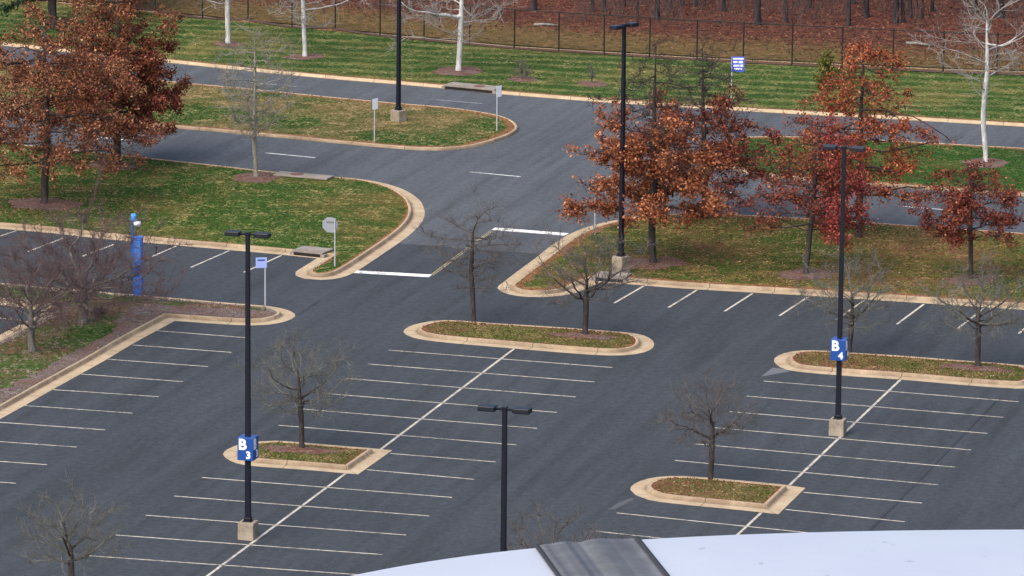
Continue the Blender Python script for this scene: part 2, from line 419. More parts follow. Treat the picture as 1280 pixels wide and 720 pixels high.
center_island = [(504.2,415.5),(510.5,408.7),(525.5,404),(555.6,400.2),(626.7,404.6),(697.8,409),(763.4,413.9),(796.3,417.2),(811.3,422.4),(817.6,429.2),(812.7,437.4),(793.5,442.9),(760.7,444.5),(695,440.2),(643,435.8),(544.7,427),(517.3,422.4)]
b3_island = [(278.75,568.1),(284.4,561.6),(295.6,556.5),(321.9,552),(346.3,550.9),(391.3,554.3),(462.5,560.3),(490.3,562.9,1),(447.5,593.1,1),(380,587.3),(306.9,581.6),(288.1,576.2)]
b4_island = [(787.9,612.4),(792.3,605.3),(810.6,598.2),(837,595.2),(867.5,595.8),(920.3,600.2),(983.3,606.3),(1006.8,610,1),(973.1,642.9,1),(916.2,636.8),(841.1,629.4),(810.6,625),(794.4,618.9)]
east_island = [(967.5,452),(973.2,444.3),(991.2,439.2),(1017,437.9),(1066,440.8),(1130,445),(1197.5,450.3),(1262,455),(1290,458.5),(1303,464),(1309,471),(1303,480),(1285,485.6),(1255,485),(1195,480.6),(1130.5,475),(1053,469.6),(1014.5,466.4),(983.5,462.4)]
strip = [(-300,328),(0,353.5),(56,358.5),(117,364),(200,371),(267,377),(316,381),(335.5,382.6),(351,385.2),(364.8,390),(369,395.6),(357,401.8),(335.5,406),(316,407),(277,405.3),(218.4,401.2,1),(165.6,430),(134.5,448.7),(101,467.4),(65,487.4),(32.5,506),(0,524),(-300,690),(-300,570),(0,418.5),(57,389.5,1),(0,381.5),(-300,357)]
west_lawn = [(-420,252),(0,286),(58.3,291),(116.7,297.5),(200,305),(340,317.4),(396,323,1),(378,334.4),(369.5,340),(369.5,344.5),(380,348.4),(402,350),(424.4,347.6),(442,341),(473.3,321),(509,296),(524.4,281.5),(530.7,268.9),(529,257.8),(522,248),(504.4,237),(482,229.6),(451,224),(397.8,219.6),(340,214.5),(280,207.6),(190,197.8),(100,188),(0,178),(-420,134)]
east_lawn = [(621.7,360),(629,353),(645,340.6),(672,320.6),(690,306.4),(712,292.8),(735.5,283.4),(762.6,276.5),(809.5,269),(860,267.4),(909,268),(1057,276),(1155,283),(1280,291.5),(1800,328),(1800,424),(1280,387.5),(1152,379),(1018,370.3),(850,360.5),(771.6,354.4),(750,353.8,1),(737.3,358.4),(726.4,363.8),(712,368),(690.3,370.8),(659.6,371.2),(636,368)]
west_median = [(648,163),(645,156.5),(635.8,150.8),(620,146),(586,140.2),(551.6,136.2),(500,132),(420,124.6),(365,119),(302.5,112.6),(240,107),(150,97.5),(0,82),(-420,38),(-420,98),(0,139.5),(100,149),(210,159.8),(265,164.4),(340,171.4),(420,179.3),(500,186.4),(534,188.2),(568.8,187.4),(596,183.6),(620,177),(637.5,170.8)]
east_median = [(893,196),(897,188),(908,180),(928,174.5),(980,173.4),(1060,176),(1158,181),(1280,188),(1800,220),(1800,282),(1280,245.6),(1143,236),(980,223.6),(938,218.6),(912,210),(897,203)]
FENCE0, FENCE1 = G(-600,-72), G(1900,127)
far_lawn = [(-600,-5),(0,57),(90,66.5),(205,78),(290,87),(415,99),(500,106),(551,110.6),(620,117.5),(720,125.6),(760,128.7),(980,142),(1139,150.6),(1280,158.8),(1900,196)]
kerbed(smooth_closed(W(center_island)), L_IS, .35)
kerbed(smooth_closed(W(b3_island)), L_IS, .25)
kerbed(smooth_closed(W(b4_island)), L_IS, .25)
kerbed(smooth_closed(W(east_island)), L_IS, .35)
kerbed(smooth_closed(W(strip)), L_ST, .55)
kerbed(smooth_closed(W(west_lawn)), L_W, .3)
kerbed(smooth_closed(W(east_lawn)), L_E, .9)
kerbed(smooth_closed(W(west_median)), L_MW, .9, PROF_K)
kerbed(smooth_closed(W(east_median)), L_ME, .9, PROF_K)
# far verge: kerb along the road, lawn to the fence line, woods floor behind it
fl = [(178,15),(430,40),(641.7,60),(756,67),(870,74),(991,79.6),(1179,88.5),(1280,91.5)]
fence_line = [G(*p)[:2] for p in fl]
d0 = fence_line[1]-fence_line[0]; d0 = d0/np.linalg.norm(d0); d1 = fence_line[-1]-fence_line[-3]; d1 = d1/np.linalg.norm(d1)
fence_line = [fence_line[0]-d0*60, fence_line[0]-d0*15]+fence_line+[fence_line[-1]+d1*20, fence_line[-1]+d1*60]
ln = [p for p in W(far_lawn)]
top = [np.array([*p, 1.0]) for p in fence_line[::-1]]
P, sh = smooth_closed(ln[:1]+ln[1:-1]+[np.array([*ln[-1][:2],1.0])]+top)
kerbed((P, sh), L_FAR, .9, [(0,.005),(.14,.008),(.16,.012),(.19,.12),(.215,.145),(.24,KH),(.33,KH),(.35,.135)])
fd = np.array([-d0[1], d0[0]])
if fd[1] < 0: fd = -fd
back = [p+fd*9.0 for p in fence_line]; far = [p+fd*260 for p in (fence_line[-1]+d1*80, fence_line[0]-d0*80)]
nn = len(fence_line)
V = [(*p, .17) for p in fence_line]+[(*p, .25) for p in back]+[(*far[0], .5), (*far[1], .5)]
Fc = [(i, i+1, nn+i+1, nn+i) for i in range(nn-1)]+[tuple(range(nn, 2*nn))+(2*nn, 2*nn+1)]
me = bpy.data.meshes.new('forest_floor'); me.from_pydata(V, [], [f[::-1] if False else f for f in Fc])
a = me.attributes.new('edge', 'FLOAT', 'POINT'); a.data.foreach_set('value', [1.0]*nn+[0.0]*(nn+2))
tag(link('forest_floor', me, FLOOR), kind='structure')
def zat(x, y):
    """height of the surface a thing stands on"""
    return float(zats(np.array([[x, y]]))[0])
def zats(q):
    z = np.zeros(len(q))
    for poly, m, lz in LAWNS: z[inside(poly, q)] = lz
    s = (q-fence_line[2])@fd; k = s > 0
    z[k] = .17+.08*np.minimum(s[k]/9, 1)+np.maximum(0, s[k]-9)*.001
    return z
def inside(poly, q):
    x, y = q[:,0], q[:,1]; c = np.zeros(len(q), bool); n = len(poly)
    if len(q) < 400:
        a, b = poly, np.roll(poly, -1, 0); dy = b[:,1]-a[:,1]; dy = np.where(dy == 0, 1e-12, dy)
        k = (a[None,:,1] > y[:,None]) != (b[None,:,1] > y[:,None])
        return ((k & (x[:,None] < (b[:,0]-a[:,0])[None]*(y[:,None]-a[None,:,1])/dy[None]+a[None,:,0])).sum(1) % 2) == 1
    for i in range(n):
        x0, y0 = poly[i]; x1, y1 = poly[(i+1)%n]
        if y0 == y1: continue
        c ^= ((y0 > y) != (y1 > y)) & (x < (x1-x0)*(y-y0)/(y1-y0)+x0)
    return c
def at(px, py):
    p = G(px, py); z = zat(p[0], p[1])
    if z > 0: p = G(px, py, z)
    return p

# ------------------------------------------------------------------ painted markings
class Paint:
    def __init__(s, name, m, z): s.v = []; s.f = []; s.name = name; s.m = m; s.z = z
    def line(s, a, b, w=.095):
        a = G(*a)[:2] if len(a) == 2 and not isinstance(a, np.ndarray) else a; b = G(*b)[:2] if not isinstance(b, np.ndarray) else b
        d = b-a; d = d/np.linalg.norm(d); n = np.array([-d[1], d[0]])*w/2; k = len(s.v)
        s.v += [(*(a-n), s.z), (*(b-n), s.z), (*(b+n), s.z), (*(a+n), s.z)]; s.f.append((k,k+1,k+2,k+3))
    def build(s):
        me = bpy.data.meshes.new(s.name); me.from_pydata(s.v, [], s.f); return tag(link(s.name, me, s.m), kind='structure')
st = Paint('stall_lines', WHITE, .007)
cr = [(765.4,459.4),(742.9,477.2),(720.7,496),(694.8,516.6),(671,536.4),(645.4,556.3),(619.6,577),(593,598.6),(565.8,621.8),(536.2,645.3),(507,668.8),(477.8,693.7)]
ci = [0,1,5,8,9,10,11,12]; cl = [(486,437.9),(459.6,454.7),(348,532.4),(252.7,597),(218,619.8),(181.8,643.6),(143.8,668.8),(106,695)]
fx, fy = np.polyfit(ci, [p[0] for p in cl], 3), np.polyfit(ci, [p[1] for p in cl], 2)
gx, gy = np.polyfit(range(12), [p[0] for p in cr], 2), np.polyfit(range(12), [p[1] for p in cr], 2)
for i in range(16):
    r = (float(np.polyval(gx, i)), float(np.polyval(gy, i))); l = (float(np.polyval(fx, i)), float(np.polyval(fy, i)))
    if i == 6: l = (487.5,567)
    if i == 7: l = (458,587.2)
    st.line(l, r)
def cut(a, b, x): t = (x-a[0])/(b[0]-a[0]); return (x, a[1]+(b[1]-a[1])*t)
st.line((642.5,436.2),(476,561.7),.115); st.line((431.5,592.3),(262,718),.115); st.line((262,718),(180,779),.115)
br = [(1273.4,502.5),(1253.9,521.7),(1234.4,541.8),(1213.9,562.7),(1192.7,584.2),(1173.2,606.3),(1152.7,628.8),(1130.9,652.4)]
bl = {0:(955,477),1:(933,494.8),2:(911,514),3:(889.5,534.5),4:(867.5,555.4),5:(844,575.6),8:(771,641.6),9:(745,663.8)}
kx, ky = np.polyfit(list(bl), [p[0] for p in bl.values()], 2), np.polyfit(list(bl), [p[1] for p in bl.values()], 2)
hx, hy = np.polyfit(range(8), [p[0] for p in br], 2), np.polyfit(range(8), [p[1] for p in br], 2)
for i in range(14):
    r = (float(np.polyval(hx, i)), float(np.polyval(hy, i))); l = (float(np.polyval(kx, i)), float(np.polyval(ky, i)))
    if i == 6: l = (1004.6,615.6)
    if i == 7: l = (982,637)
    st.line(l, r)
st.line((1125.3,475),(987,606.4),.115); st.line((951.5,641),(870,717),.115)
lb = [((196,413.5),(312,422.6)),((165.3,431.3),(289,440.6)),((134.6,449.2),(260.4,458.4)),((101.5,467.8),(228.8,477.2)),((66.5,487.2),(198.2,496)),((31,507),(165.6,516.6)),((-6,527.6),(131.4,537.5)),((-45,549),(96,559)),((-85,571),(58.5,581)),((-125,593),(20,604.3)),((-165,616),(-22,627))]
for a, b in lb: st.line(a, b)
for a, b in [((21,288.3),(-26,304)),((80.6,297),(35.3,314.6)),((142.8,305.5),(102.5,320.6)),((221.7,307),(181.4,324.6)),((286.5,313.4),(238.5,334.4)),((351.7,319.4),(305,340.5)),
             ((804.6,357.6),(767.7,379)),((871.5,362.4),(835.5,384.5)),((940.5,367),(905.4,389.4)),((1010,371.2),(974.3,394.8)),((1080,375.6),(1046,399.6)),((1154.7,380.4),(1121,405.4)),((1230,385.6),(1196.7,411.2)),((1305,391),(1273.5,417)),((1382,396.5),(1352,423)),
             ((27,400.3),(-40,394))]: st.line(a, b, .11)
st.build()
sb = Paint('stop_bars', WHITE2, .008); sb.line((616.5,286),(708.5,293.2),.62); sb.line((444,339.8),(538,345),.62); sb.build()
yl = Paint('yellow_centre_line', YELLOW, .0075); yl.line((614.5,287.5),(538.5,343.8),.07); yl.line((617,288),(541,344.3),.07); yl.build()
dl = Paint('lane_dashes', WHITE2, .009)
for a, b in [((587,215),(651,221)),((332,191.2),(394,197.2)),((889,239),(918,241)),((1129,258),(1180,262.2)),((100,169),(160,175.5)),((1380,275.5),(1435,279.5))]: dl.line(a, b, .12)
dl.build()
fd_ = Paint('faded_lane_dashes', FAINT, .009)
for a, b in [((545,124.8),(603,129.6)),((309,102.8),(371,108.2)),((80,80),(140,86)),((800,146),(855,149.5)),((1040,162),(1100,166))]: fd_.line(a, b, .12)
fd_.build()
# pale dusty streaks at two island noses (mortar washout)
DUST = mat('pale_dust', (.11,.118,.13), .9)
sheet('dust_streak', [G(*p)[:2] for p in [(951,471),(966,459.5),(981,461.5),(987,464.5),(970,467.5)]], .0055, DUST)
sheet('dust_streak', [G(*p)[:2] for p in [(760,637),(772,629),(790,622),(793,624),(778,632),(768,637)]], .0055, mat('thin_dust', (.07,.077,.087), .9))
# newer paving strip along the east bay, bounded by a seam
SEAL = mat('crack_sealant', (.016,.017,.02), .6)
cs = Paint('paving_seams', SEAL, .005)
for a, b in [((1247,500),(1160,590)),((1160,590),(1083,668)),((372,394),(400,376)),((436,283+3),(420,292))]: cs.line(a, b, .07)
for a, b in [((0,640),(300,600)),]: pass
cs.build()

# ------------------------------------------------------------------ storm inlets, manhole
def inlet(px, py, L, D, label, rz, hh=.16, painted_opening=True, lid=True):
    b = G(px, py)
    t = thing('storm_inlet', b, label, 'storm drain', None, rz)
    MB().box(-L/2, L/2, -.02, D, KH+.005, KH+.09, .015).build('slab', CONCG, t)
    if painted_opening:
        MB().box(-L/2+.12, L/2-.12, -.028, .3, .02, KH+.002).build('painted_opening', SHADOWB, t)  # solid near-black box; the drain mouth's shade is put into its colour
        for s in (-1, 1): MB().box(s*(L/2)-.1, s*(L/2)+.1, -.035, .3, .004, KH+.003).build('side_wall', CONCG, t)
    if lid: MB().lathe([(.33,KH+.088),(.33,KH+.10),(.31,KH+.104)], 20, L*.12, D*.5).build('manhole_lid', mat('rusty_iron', (.13,.06,.045), .7), t)
    return t
edge_dir = math.atan2(*(G(500,106)[:2]-G(620,117.5)[:2])[::-1])+math.pi
edge_dir = math.atan2((G(620,117.5)-G(500,106))[1], (G(620,117.5)-G(500,106))[0])
inlet(586,114.0, 3.2, 1.1, 'long concrete storm drain inlet in the far road kerb below the white-barked tree', edge_dir)
inlet(384,320.6, 1.6, 1.2, 'concrete storm drain inlet beside the back of the octagonal sign', math.atan2((G(396,323)-G(340,317.4))[1], (G(396,323)-G(340,317.4))[0]), lid=False)
inlet(761,352.5, 1.5, 1.2, 'small storm drain inlet in the kerb below the pole with a concrete base', 0.0, lid=False)
inlet(384,222.5, 3.0, .9, 'flat concrete drain slab with rusty lid behind the west lawn kerb', math.atan2((G(451,224)-G(340,214.5))[1], (G(451,224)-G(340,214.5))[0])+math.pi, painted_opening=False)

# ------------------------------------------------------------------ light poles, signs
def text_mesh(s, size, bold=.012):
    cu = bpy.data.curves.new('t', 'FONT'); cu.body = s; cu.size = size; cu.extrude = .004; cu.offset = bold*size; cu.resolution_u = 4
    cu.align_x = 'CENTER'; cu.align_y = 'CENTER'
    o = bpy.data.objects.new('t', cu); C.objects.link(o); bpy.context.view_layer.update()
    me = bpy.data.meshes.new_from_object(o.evaluated_get(bpy.context.evaluated_depsgraph_get()))
    bpy.data.objects.remove(o); return me
def light_pole(base, label, H, heads=2, rot=0.0, cube=None, concrete=.66, cube_z=None, group='tall dark parking lot light poles'):
    t = thing('light_pole', base, label, 'light pole', group, rot)
    cb = concrete
    if cb: 
        b = MB().box(-.31,.31,-.31,.31,-.05,cb,.035); b.build('concrete_base', CONC, t)
    MB().box(-.17,.17,-.17,.17,cb+.001,cb+.035,.01).box(-.135,.135,-.135,.135,cb+.035,cb+.16,.02).build('base_plate', POLE, t)
    MB().box(-.10,.10,-.10,.10,cb+.03,H-.12,.012,0,.72).build('pole', POLE, t)
    MB().box(-.085,.085,-.085,.085,H-.125,H+.04,.012).build('pole_cap', POLE, t)
    for s in ((-1, 1) if heads == 2 else (-1,)):
        MB().box(*sorted((s*.08, s*.30)), -.045,.045, H-.09, H-.01,.008).build('arm', POLE, t)
        x0, x1 = sorted((s*.28, s*.86))
        h = MB().box(x0, x1, -.21,.21, H-.13, H+.04,.03, 0, .94).build('lamp_head', POLE, t)
        MB().box(x0+.06, x1-.06, -.16,.16, H-.137, H-.128).build('lens', GLASS, h)
    if cube:
        z = cube_z; w = .31
        cu = MB().box(-w,w,-w,w,z,z+.86,.012).build('sign_box', BLUE, t)
        for k in range(4):
            for ch, dx, dz, sz in (('B', -.11, .59, .56), (cube, .12, .20, .38)):
                me = text_mesh(ch, sz, .035); o = link('lettering', me, WSIGN, cu)
                a = k*math.pi/2
                o.rotation_euler = (math.pi/2, 0, a)
                x, y = dx, -(w+.003)
                o.location = (x*math.cos(a)-y*math.sin(a), x*math.sin(a)+y*math.cos(a), z+dz)
    return t
def pole_at(px, py, top, **k):
    b = at(px, py); return b, height_to(b, top)
b, H = pole_at(310, 673, 291); light_pole(b, 'dark light pole carrying the blue B 3 sign box, on a concrete base', H, cube='3', cube_z=height_to(b, 573.5))
HB3 = H
b, H = pole_at(1047, 543, 183.5); light_pole(b, 'dark light pole carrying the blue B 4 sign box, on a concrete base', H, cube='4', cube_z=height_to(b, 449))
b = G(631, 509.5, HB3); b[2] = 0; light_pole(b, 'dark double-headed light pole rising behind the white roof edge, without a sign box', HB3)
b, H = pole_at(776, 341, 31); light_pole(b, 'dark light pole seen end on beside the orange oak on the east lawn', H, rot=math.radians(66), concrete=.8)
b = at(498, 151); light_pole(b, 'dark light pole on a concrete base in the west median, its top out of view', 12.0, rot=math.radians(66), concrete=.6)

def post_sign(px, py, top, face, w, h, label, cat='sign', yaw=0.0, group=None, facem=SIGNBACK, r=.035, side=0.0, text=None):
    b = at(px, py); H = height_to(b, top)
    t = thing('road_sign', b, label, cat, group, yaw)
    MB().tube([(0,0,-.1),(0,0,H*.5),(0,0,H)], r, 6).build('post', GALV, t)
    if face == 'oct':
        pts = [(side+w/2*math.cos(math.radians(22.5+45*i))/math.cos(math.radians(22.5)), H-w/2+.03+w/2*math.sin(math.radians(22.5+45*i))/math.cos(math.radians(22.5))) for i in range(8)]
        p = MB().prism(pts, lambda x, y, k: (x, .045+.006*k, y)).build('panel', facem, t)
        MB().box(side-w*.26, side+w*.26, .03,.043, H-w*.33, H-w*.22).build('bracket', mat('dark_bracket', (.14,.15,.17), .5), p)
    elif face == 'rect':
        p = MB().box(side-w/2, side+w/2, -.052,-.044, H-h, H+.02, .003).build('panel', facem, t)
        if text == 'edge': MB().box(side-w*.33, side+w*.33, -.056,-.0525, H-h*.30, H-h*.15).build('band', mat('dark_blue_band', (.03,.05,.20), .5), p)
        if text == 'map':
            q = MB()
            rr = random.Random(4)
            for i, (x0, x1, z0, z1) in enumerate([(-.42,.42,.84,.93),(-.38,-.06,.60,.72),(.04,.36,.58,.74),(-.36,.1,.36,.47),(.18,.4,.33,.49),(-.30,.32,.14,.25)]):
                q.box(side+x0*w, side+x1*w, -.060,-.054, H-h+z0*h, H-h+z1*h)
            q.build('lettering', WSIGN, p)
    return t
CY = math.radians(16)     # square to the view from the building
post_sign(468, 178, 123.5, 'rect', .42, .56, 'small pale sign on a grey post near the lower kerb of the west median', yaw=CY+.9, facem=WSIGN)
post_sign(621, 163.5, 108, 'rect', .46, .58, 'small pale sign on a grey post at the rounded tip of the west median', yaw=CY+.95, facem=WSIGN, side=.1)
post_sign(418.5, 333, 273, 'oct', .72, 0, 'grey back of an octagonal sign on a post at the lawn corner', 'stop sign', yaw=CY-.25, side=-.25)
post_sign(331.5, 386, 322, 'rect', .50, .46, 'pale blue sign on a grey post at the end of the planted strip', yaw=CY+.15, facem=SIGNBLUE, side=-.18, text='edge')
post_sign(743.5, 293, 248, 'rect', .3, .4, 'short pale post sign half hidden by orange leaves at the east lawn edge', yaw=CY+1.3, facem=GALV)
post_sign(914, 131, 71, 'rect', .70, .82, 'square blue sign with white lettering on a post across the far road', yaw=CY, facem=mat('mid_blue_sign', (.05,.10,.50), .5), side=.34, text='map')

# emergency call tower
b = at(173, 372.5); H = height_to(b, 297); HT = height_to(b, 267)
t = thing('call_tower', b, 'bright blue emergency call tower with a camera mast beside the bare trees', 'call box', None, CY*.6)
MB().box(-.34,.34,-.3,.3,-.05,.03,.01).build('footing', CONC, t)
col = MB().box(-.21,.21,-.19,.19,.02,H,.05).build('column', BLUEP, t)
MB().box(-.13,.13,-.197,-.192,1.05,1.6,.0).build('call_panel', mat('dark_call_panel', (.02,.05,.16), .35), col)
MB().box(-.14,.14,-.2,-.193,1.72,H-.12).build('side_recess', mat('pale_blue_panel', (.05,.17,.50), .5), col)
MB().lathe([(.035,1.25),(.035,1.252)], 10, 0, -.2).build('button', mat('red_button', (.5,.04,.03), .4), col)
MB().box(-.24,.24,-.22,.22,H-.002,H+.05,.015).build('cap', BLUEP, t)
ms = MB().tube([(-.26,.0,1.8),(-.26,0,HT-.3)], .045, 10).box(-.3,-.16,-.05,.05,1.9,1.98).build('mast', BLUEP, t)
MB().tube([(-.26,0,HT-.42),(-.10,-.05,HT-.42)], .03, 8).build('camera_arm', BLUEP, ms)
MB().lathe([(.05,HT-.36),(.17,HT-.37),(.18,HT-.46),(.12,HT-.55),(.03,HT-.58)][::-1], 14, -.02, -.05).build('camera', CAMW, ms, True)
MB().lathe([(.08,HT-.33),(.13,HT-.31),(.13,HT-.06),(.09,HT-.01),(.03,HT)], 14, -.2, 0).build('beacon', BEACON, ms, True)

# ------------------------------------------------------------------ trees
def tubes(A, B, ra, rb, k):
    A, B = np.asarray(A, float), np.asarray(B, float); d = B-A; L = np.linalg.norm(d, axis=1); L[L < 1e-6] = 1e-6; d /= L[:,None]
    ref = np.where(np.abs(d[:,2:3]) < .9, np.array([[0,0,1.]]), np.array([[1.,0,0]]))
    u = np.cross(d, ref); u /= np.linalg.norm(u, axis=1)[:,None]; v = np.cross(d, u)
    ang = np.arange(k)*2*math.pi/k; cs, sn = np.cos(ang), np.sin(ang)
    off = u[:,None,:]*cs[None,:,None]+v[:,None,:]*sn[None,:,None]
    V = np.concatenate([A[:,None,:]+off*np.asarray(ra)[:,None,None], B[:,None,:]+off*np.asarray(rb)[:,None,None]], 1).reshape(-1,3)
    i = np.arange(k); j = (i+1) % k
    q = np.stack([i, j, j+k, i+k], 1); F = (q[None]+(np.arange(len(A))*2*k)[:,None,None]).reshape(-1,4)
    return V, F
def skeleton(rng, H, clear, width, shape, leader, n_attr, step, r0, wob=.03, lean=(0,0), zlow=None, tip=.006, up=.12, limbs=30, kz=.8, spread=.9, vsp=.6, ex=2.35, mom=.6, gam=.72):
    zlow = clear*.95 if zlow is None else zlow
    pts = [np.zeros(3)]; par = [-1]
    top = H*leader if leader else clear
    nz = max(3, int(top/step)); dirw = np.array([0.,0.])
    for i in range(1, nz+1):
        dirw = dirw*.8+rng.normal(0, wob*step, 2)
        z = top*i/nz; p = pts[-1].copy(); p[:2] += dirw+np.array(lean)*step/H; p[2] = z; pts.append(p); par.append(i-1)
    # attractors follow limbs that run from the stem to a ragged envelope
    at_ = []; n_l = limbs; ph = rng.uniform(0, 6.28, 4); a0 = rng.uniform(0, 6.28)
    for q in range(n_l):
        z = (q+.5)/n_l; z = min(1, max(0, z+rng.normal(0, .35/n_l))); a = a0+q*2.39996+rng.normal(0, .25)
        env = shape(z)*(1+.14*math.sin(2*a+ph[0])+.12*math.sin(3*a+ph[1]))*rng.uniform(.72, 1.12); env = min(env, 1.0)
        zt = zlow+(H-zlow)*z; zs = clear+(zt-clear)*kz if zt > clear else clear*.96
        zs = max(clear*.96, min(zs, H*.97))
        m_ = max(8, int(n_attr/n_l*(.45+.9*shape(z))))
        t_ = rng.uniform(.12, 1, m_)**.75; sp_ = (.05+spread*t_)*width*.1
        x_, y_ = math.cos(a)*env*width/2*t_, math.sin(a)*env*width/2*t_
        zz = zs+(zt-zs)*t_**1.35
        o_ = rng.normal(0, 1, (m_, 3))*sp_[:,None]*np.array([1,1,vsp])
        at_ += [(x_[k]+o_[k,0]+lean[0]*zz[k]/H, y_[k]+o_[k,1]+lean[1]*zz[k]/H, max(clear*.8, zz[k]+o_[k,2])) for k in range(m_)]
    at_ = np.array(at_); infl = max(width, H)*.9; kill = step*1.7
    N = np.array(pts); mind = np.full(len(at_), 1e9); near = np.zeros(len(at_), int)
    ok0 = N[:,2] >= clear*.92
    for i in range(len(N)):
        if ok0[i]:
            d = np.linalg.norm(at_-N[i], axis=1); m = d < mind; mind[m] = d[m]; near[m] = i
    pts = list(N)
    for it in range(int(1.6*max(width, H)/step)+10):
        act = mind < infl
        if not act.any(): break
        idx = np.unique(near[act]); new = []
        vec = at_-np.array(pts)[near]; vec /= np.linalg.norm(vec, axis=1)[:,None]+1e-9
        for n_ in idx:
            m = act & (near == n_); d = vec[m].sum(0); L = np.linalg.norm(d)
            if L < 1e-3: continue
            d = d/L+rng.normal(0, .13, 3); d[2] += up
            if par[n_] >= 0:
                pd = pts[n_]-pts[par[n_]]; pd /= np.linalg.norm(pd)+1e-9; d += pd*mom*(n_ > nz)
            d /= np.linalg.norm(d); new.append((pts[n_]+d*step, n_))
        if not new: break
        for p, n_ in new:
            pts.append(p); par.append(n_); i = len(pts)-1
            d = np.linalg.norm(at_-p, axis=1); m = d < mind; mind[m] = d[m]; near[m] = i
        keep = mind > kill; at_, mind, near = at_[keep], mind[keep], near[keep]
        if len(at_) == 0 or len(pts) > 7000: break
    pts = np.array(pts); par = np.array(par); r = np.zeros(len(pts))
    acc = np.zeros(len(pts)); nch = np.zeros(len(pts), int)
    for i in range(1, len(pts)): nch[par[i]] += 1
    for i in range(len(pts)-1, 0, -1):
        r[i] = tip if nch[i] == 0 else acc[i]**(1/ex)
        acc[par[i]] += r[i]**ex
    r[0] = acc[0]**(1/ex); s = (r0-tip)/(max(r)-tip); r = tip+(r-tip)*s
    r = tip+(r-tip)*((r-tip)/(max(r)-tip)+1e-6)**(gam-1) if gam != 1 else r
    r[0] *= 1.25
    return pts, par, r, nch
def twigs(rng, pts, par, r, rmax, per, length, r_t, up=.3):
    idx = np.where((r < rmax) & (par >= 0))[0]; A, B, RA, RB = [], [], [], []
    base = np.repeat(idx, per); n = len(base)
    d0 = pts[base]-pts[par[base]]; d0 /= np.linalg.norm(d0, axis=1)[:,None]+1e-9
    f = rng.random(n)[:,None]; A0 = pts[par[base]]*(1-f)+pts[base]*f
    d = d0*.8+rng.normal(0, .62, (n,3)); d[:,2] += up; d /= np.linalg.norm(d, axis=1)[:,None]
    L = length*rng.uniform(.5, 1.2, n); M_ = A0+d*(L*.5)[:,None]
    d2 = d+rng.normal(0, .25, (n,3)); d2[:,2] += up*.6; d2 /= np.linalg.norm(d2, axis=1)[:,None]; E_ = M_+d2*(L*.5)[:,None]
    d3 = d+rng.normal(0, .6, (n,3)); d3 /= np.linalg.norm(d3, axis=1)[:,None]; S_ = M_+d3*(L*.42)[:,None]
    A = np.concatenate([A0, M_, M_]); B = np.concatenate([M_, E_, S_])
    o = np.ones(n); return A, B, np.concatenate([o*r_t, o*r_t*.75, o*r_t*.7]), np.concatenate([o*r_t*.75, o*r_t*.4, o*r_t*.4]), np.concatenate([E_, S_, M_])
def leaves(rng, P, size, spread, n, droop=.3):
    c = P[rng.integers(0, len(P), n)]+rng.normal(0, spread, (n,3))
    nrm = rng.normal(0, 1, (n,3)); nrm[:,2] = np.abs(nrm[:,2])*.8+droop; nrm /= np.linalg.norm(nrm, axis=1)[:,None]
    a = np.cross(nrm, rng.normal(0, 1, (n,3))); a /= np.linalg.norm(a, axis=1)[:,None]; b = np.cross(nrm, a)
    s = size*rng.uniform(.6, 1.3, n)[:,None]
    V = np.stack([c-a*s*.5, c+b*s*.33-a*s*.02+nrm*s*.10, c+a*s*.5, c-b*s*.33+a*s*.04+nrm*s*.10], 1).reshape(-1,3)
    F = np.arange(n*4).reshape(-1,4); tone = np.repeat(np.clip(rng.normal(.5, .22, n), 0, 1), 4)
    return V, F, tone
SH = dict(
    round=lambda z: math.sqrt(max(0, 1-(2*z-1)**2))*.98+.02,
    cone=lambda z: (1-z)**.75*.95*min(1, z*7+.45)+.04,
    vase=lambda z: math.sin(math.pi*min(1, z*.78+.16))**.8,
    oak=lambda z: (1-z**1.7)**.8*min(1, z*5+.62)+.03,
    spread=lambda z: (math.sin(math.pi*(z*.62+.30)))**.9 if z < 1 else 0,
)
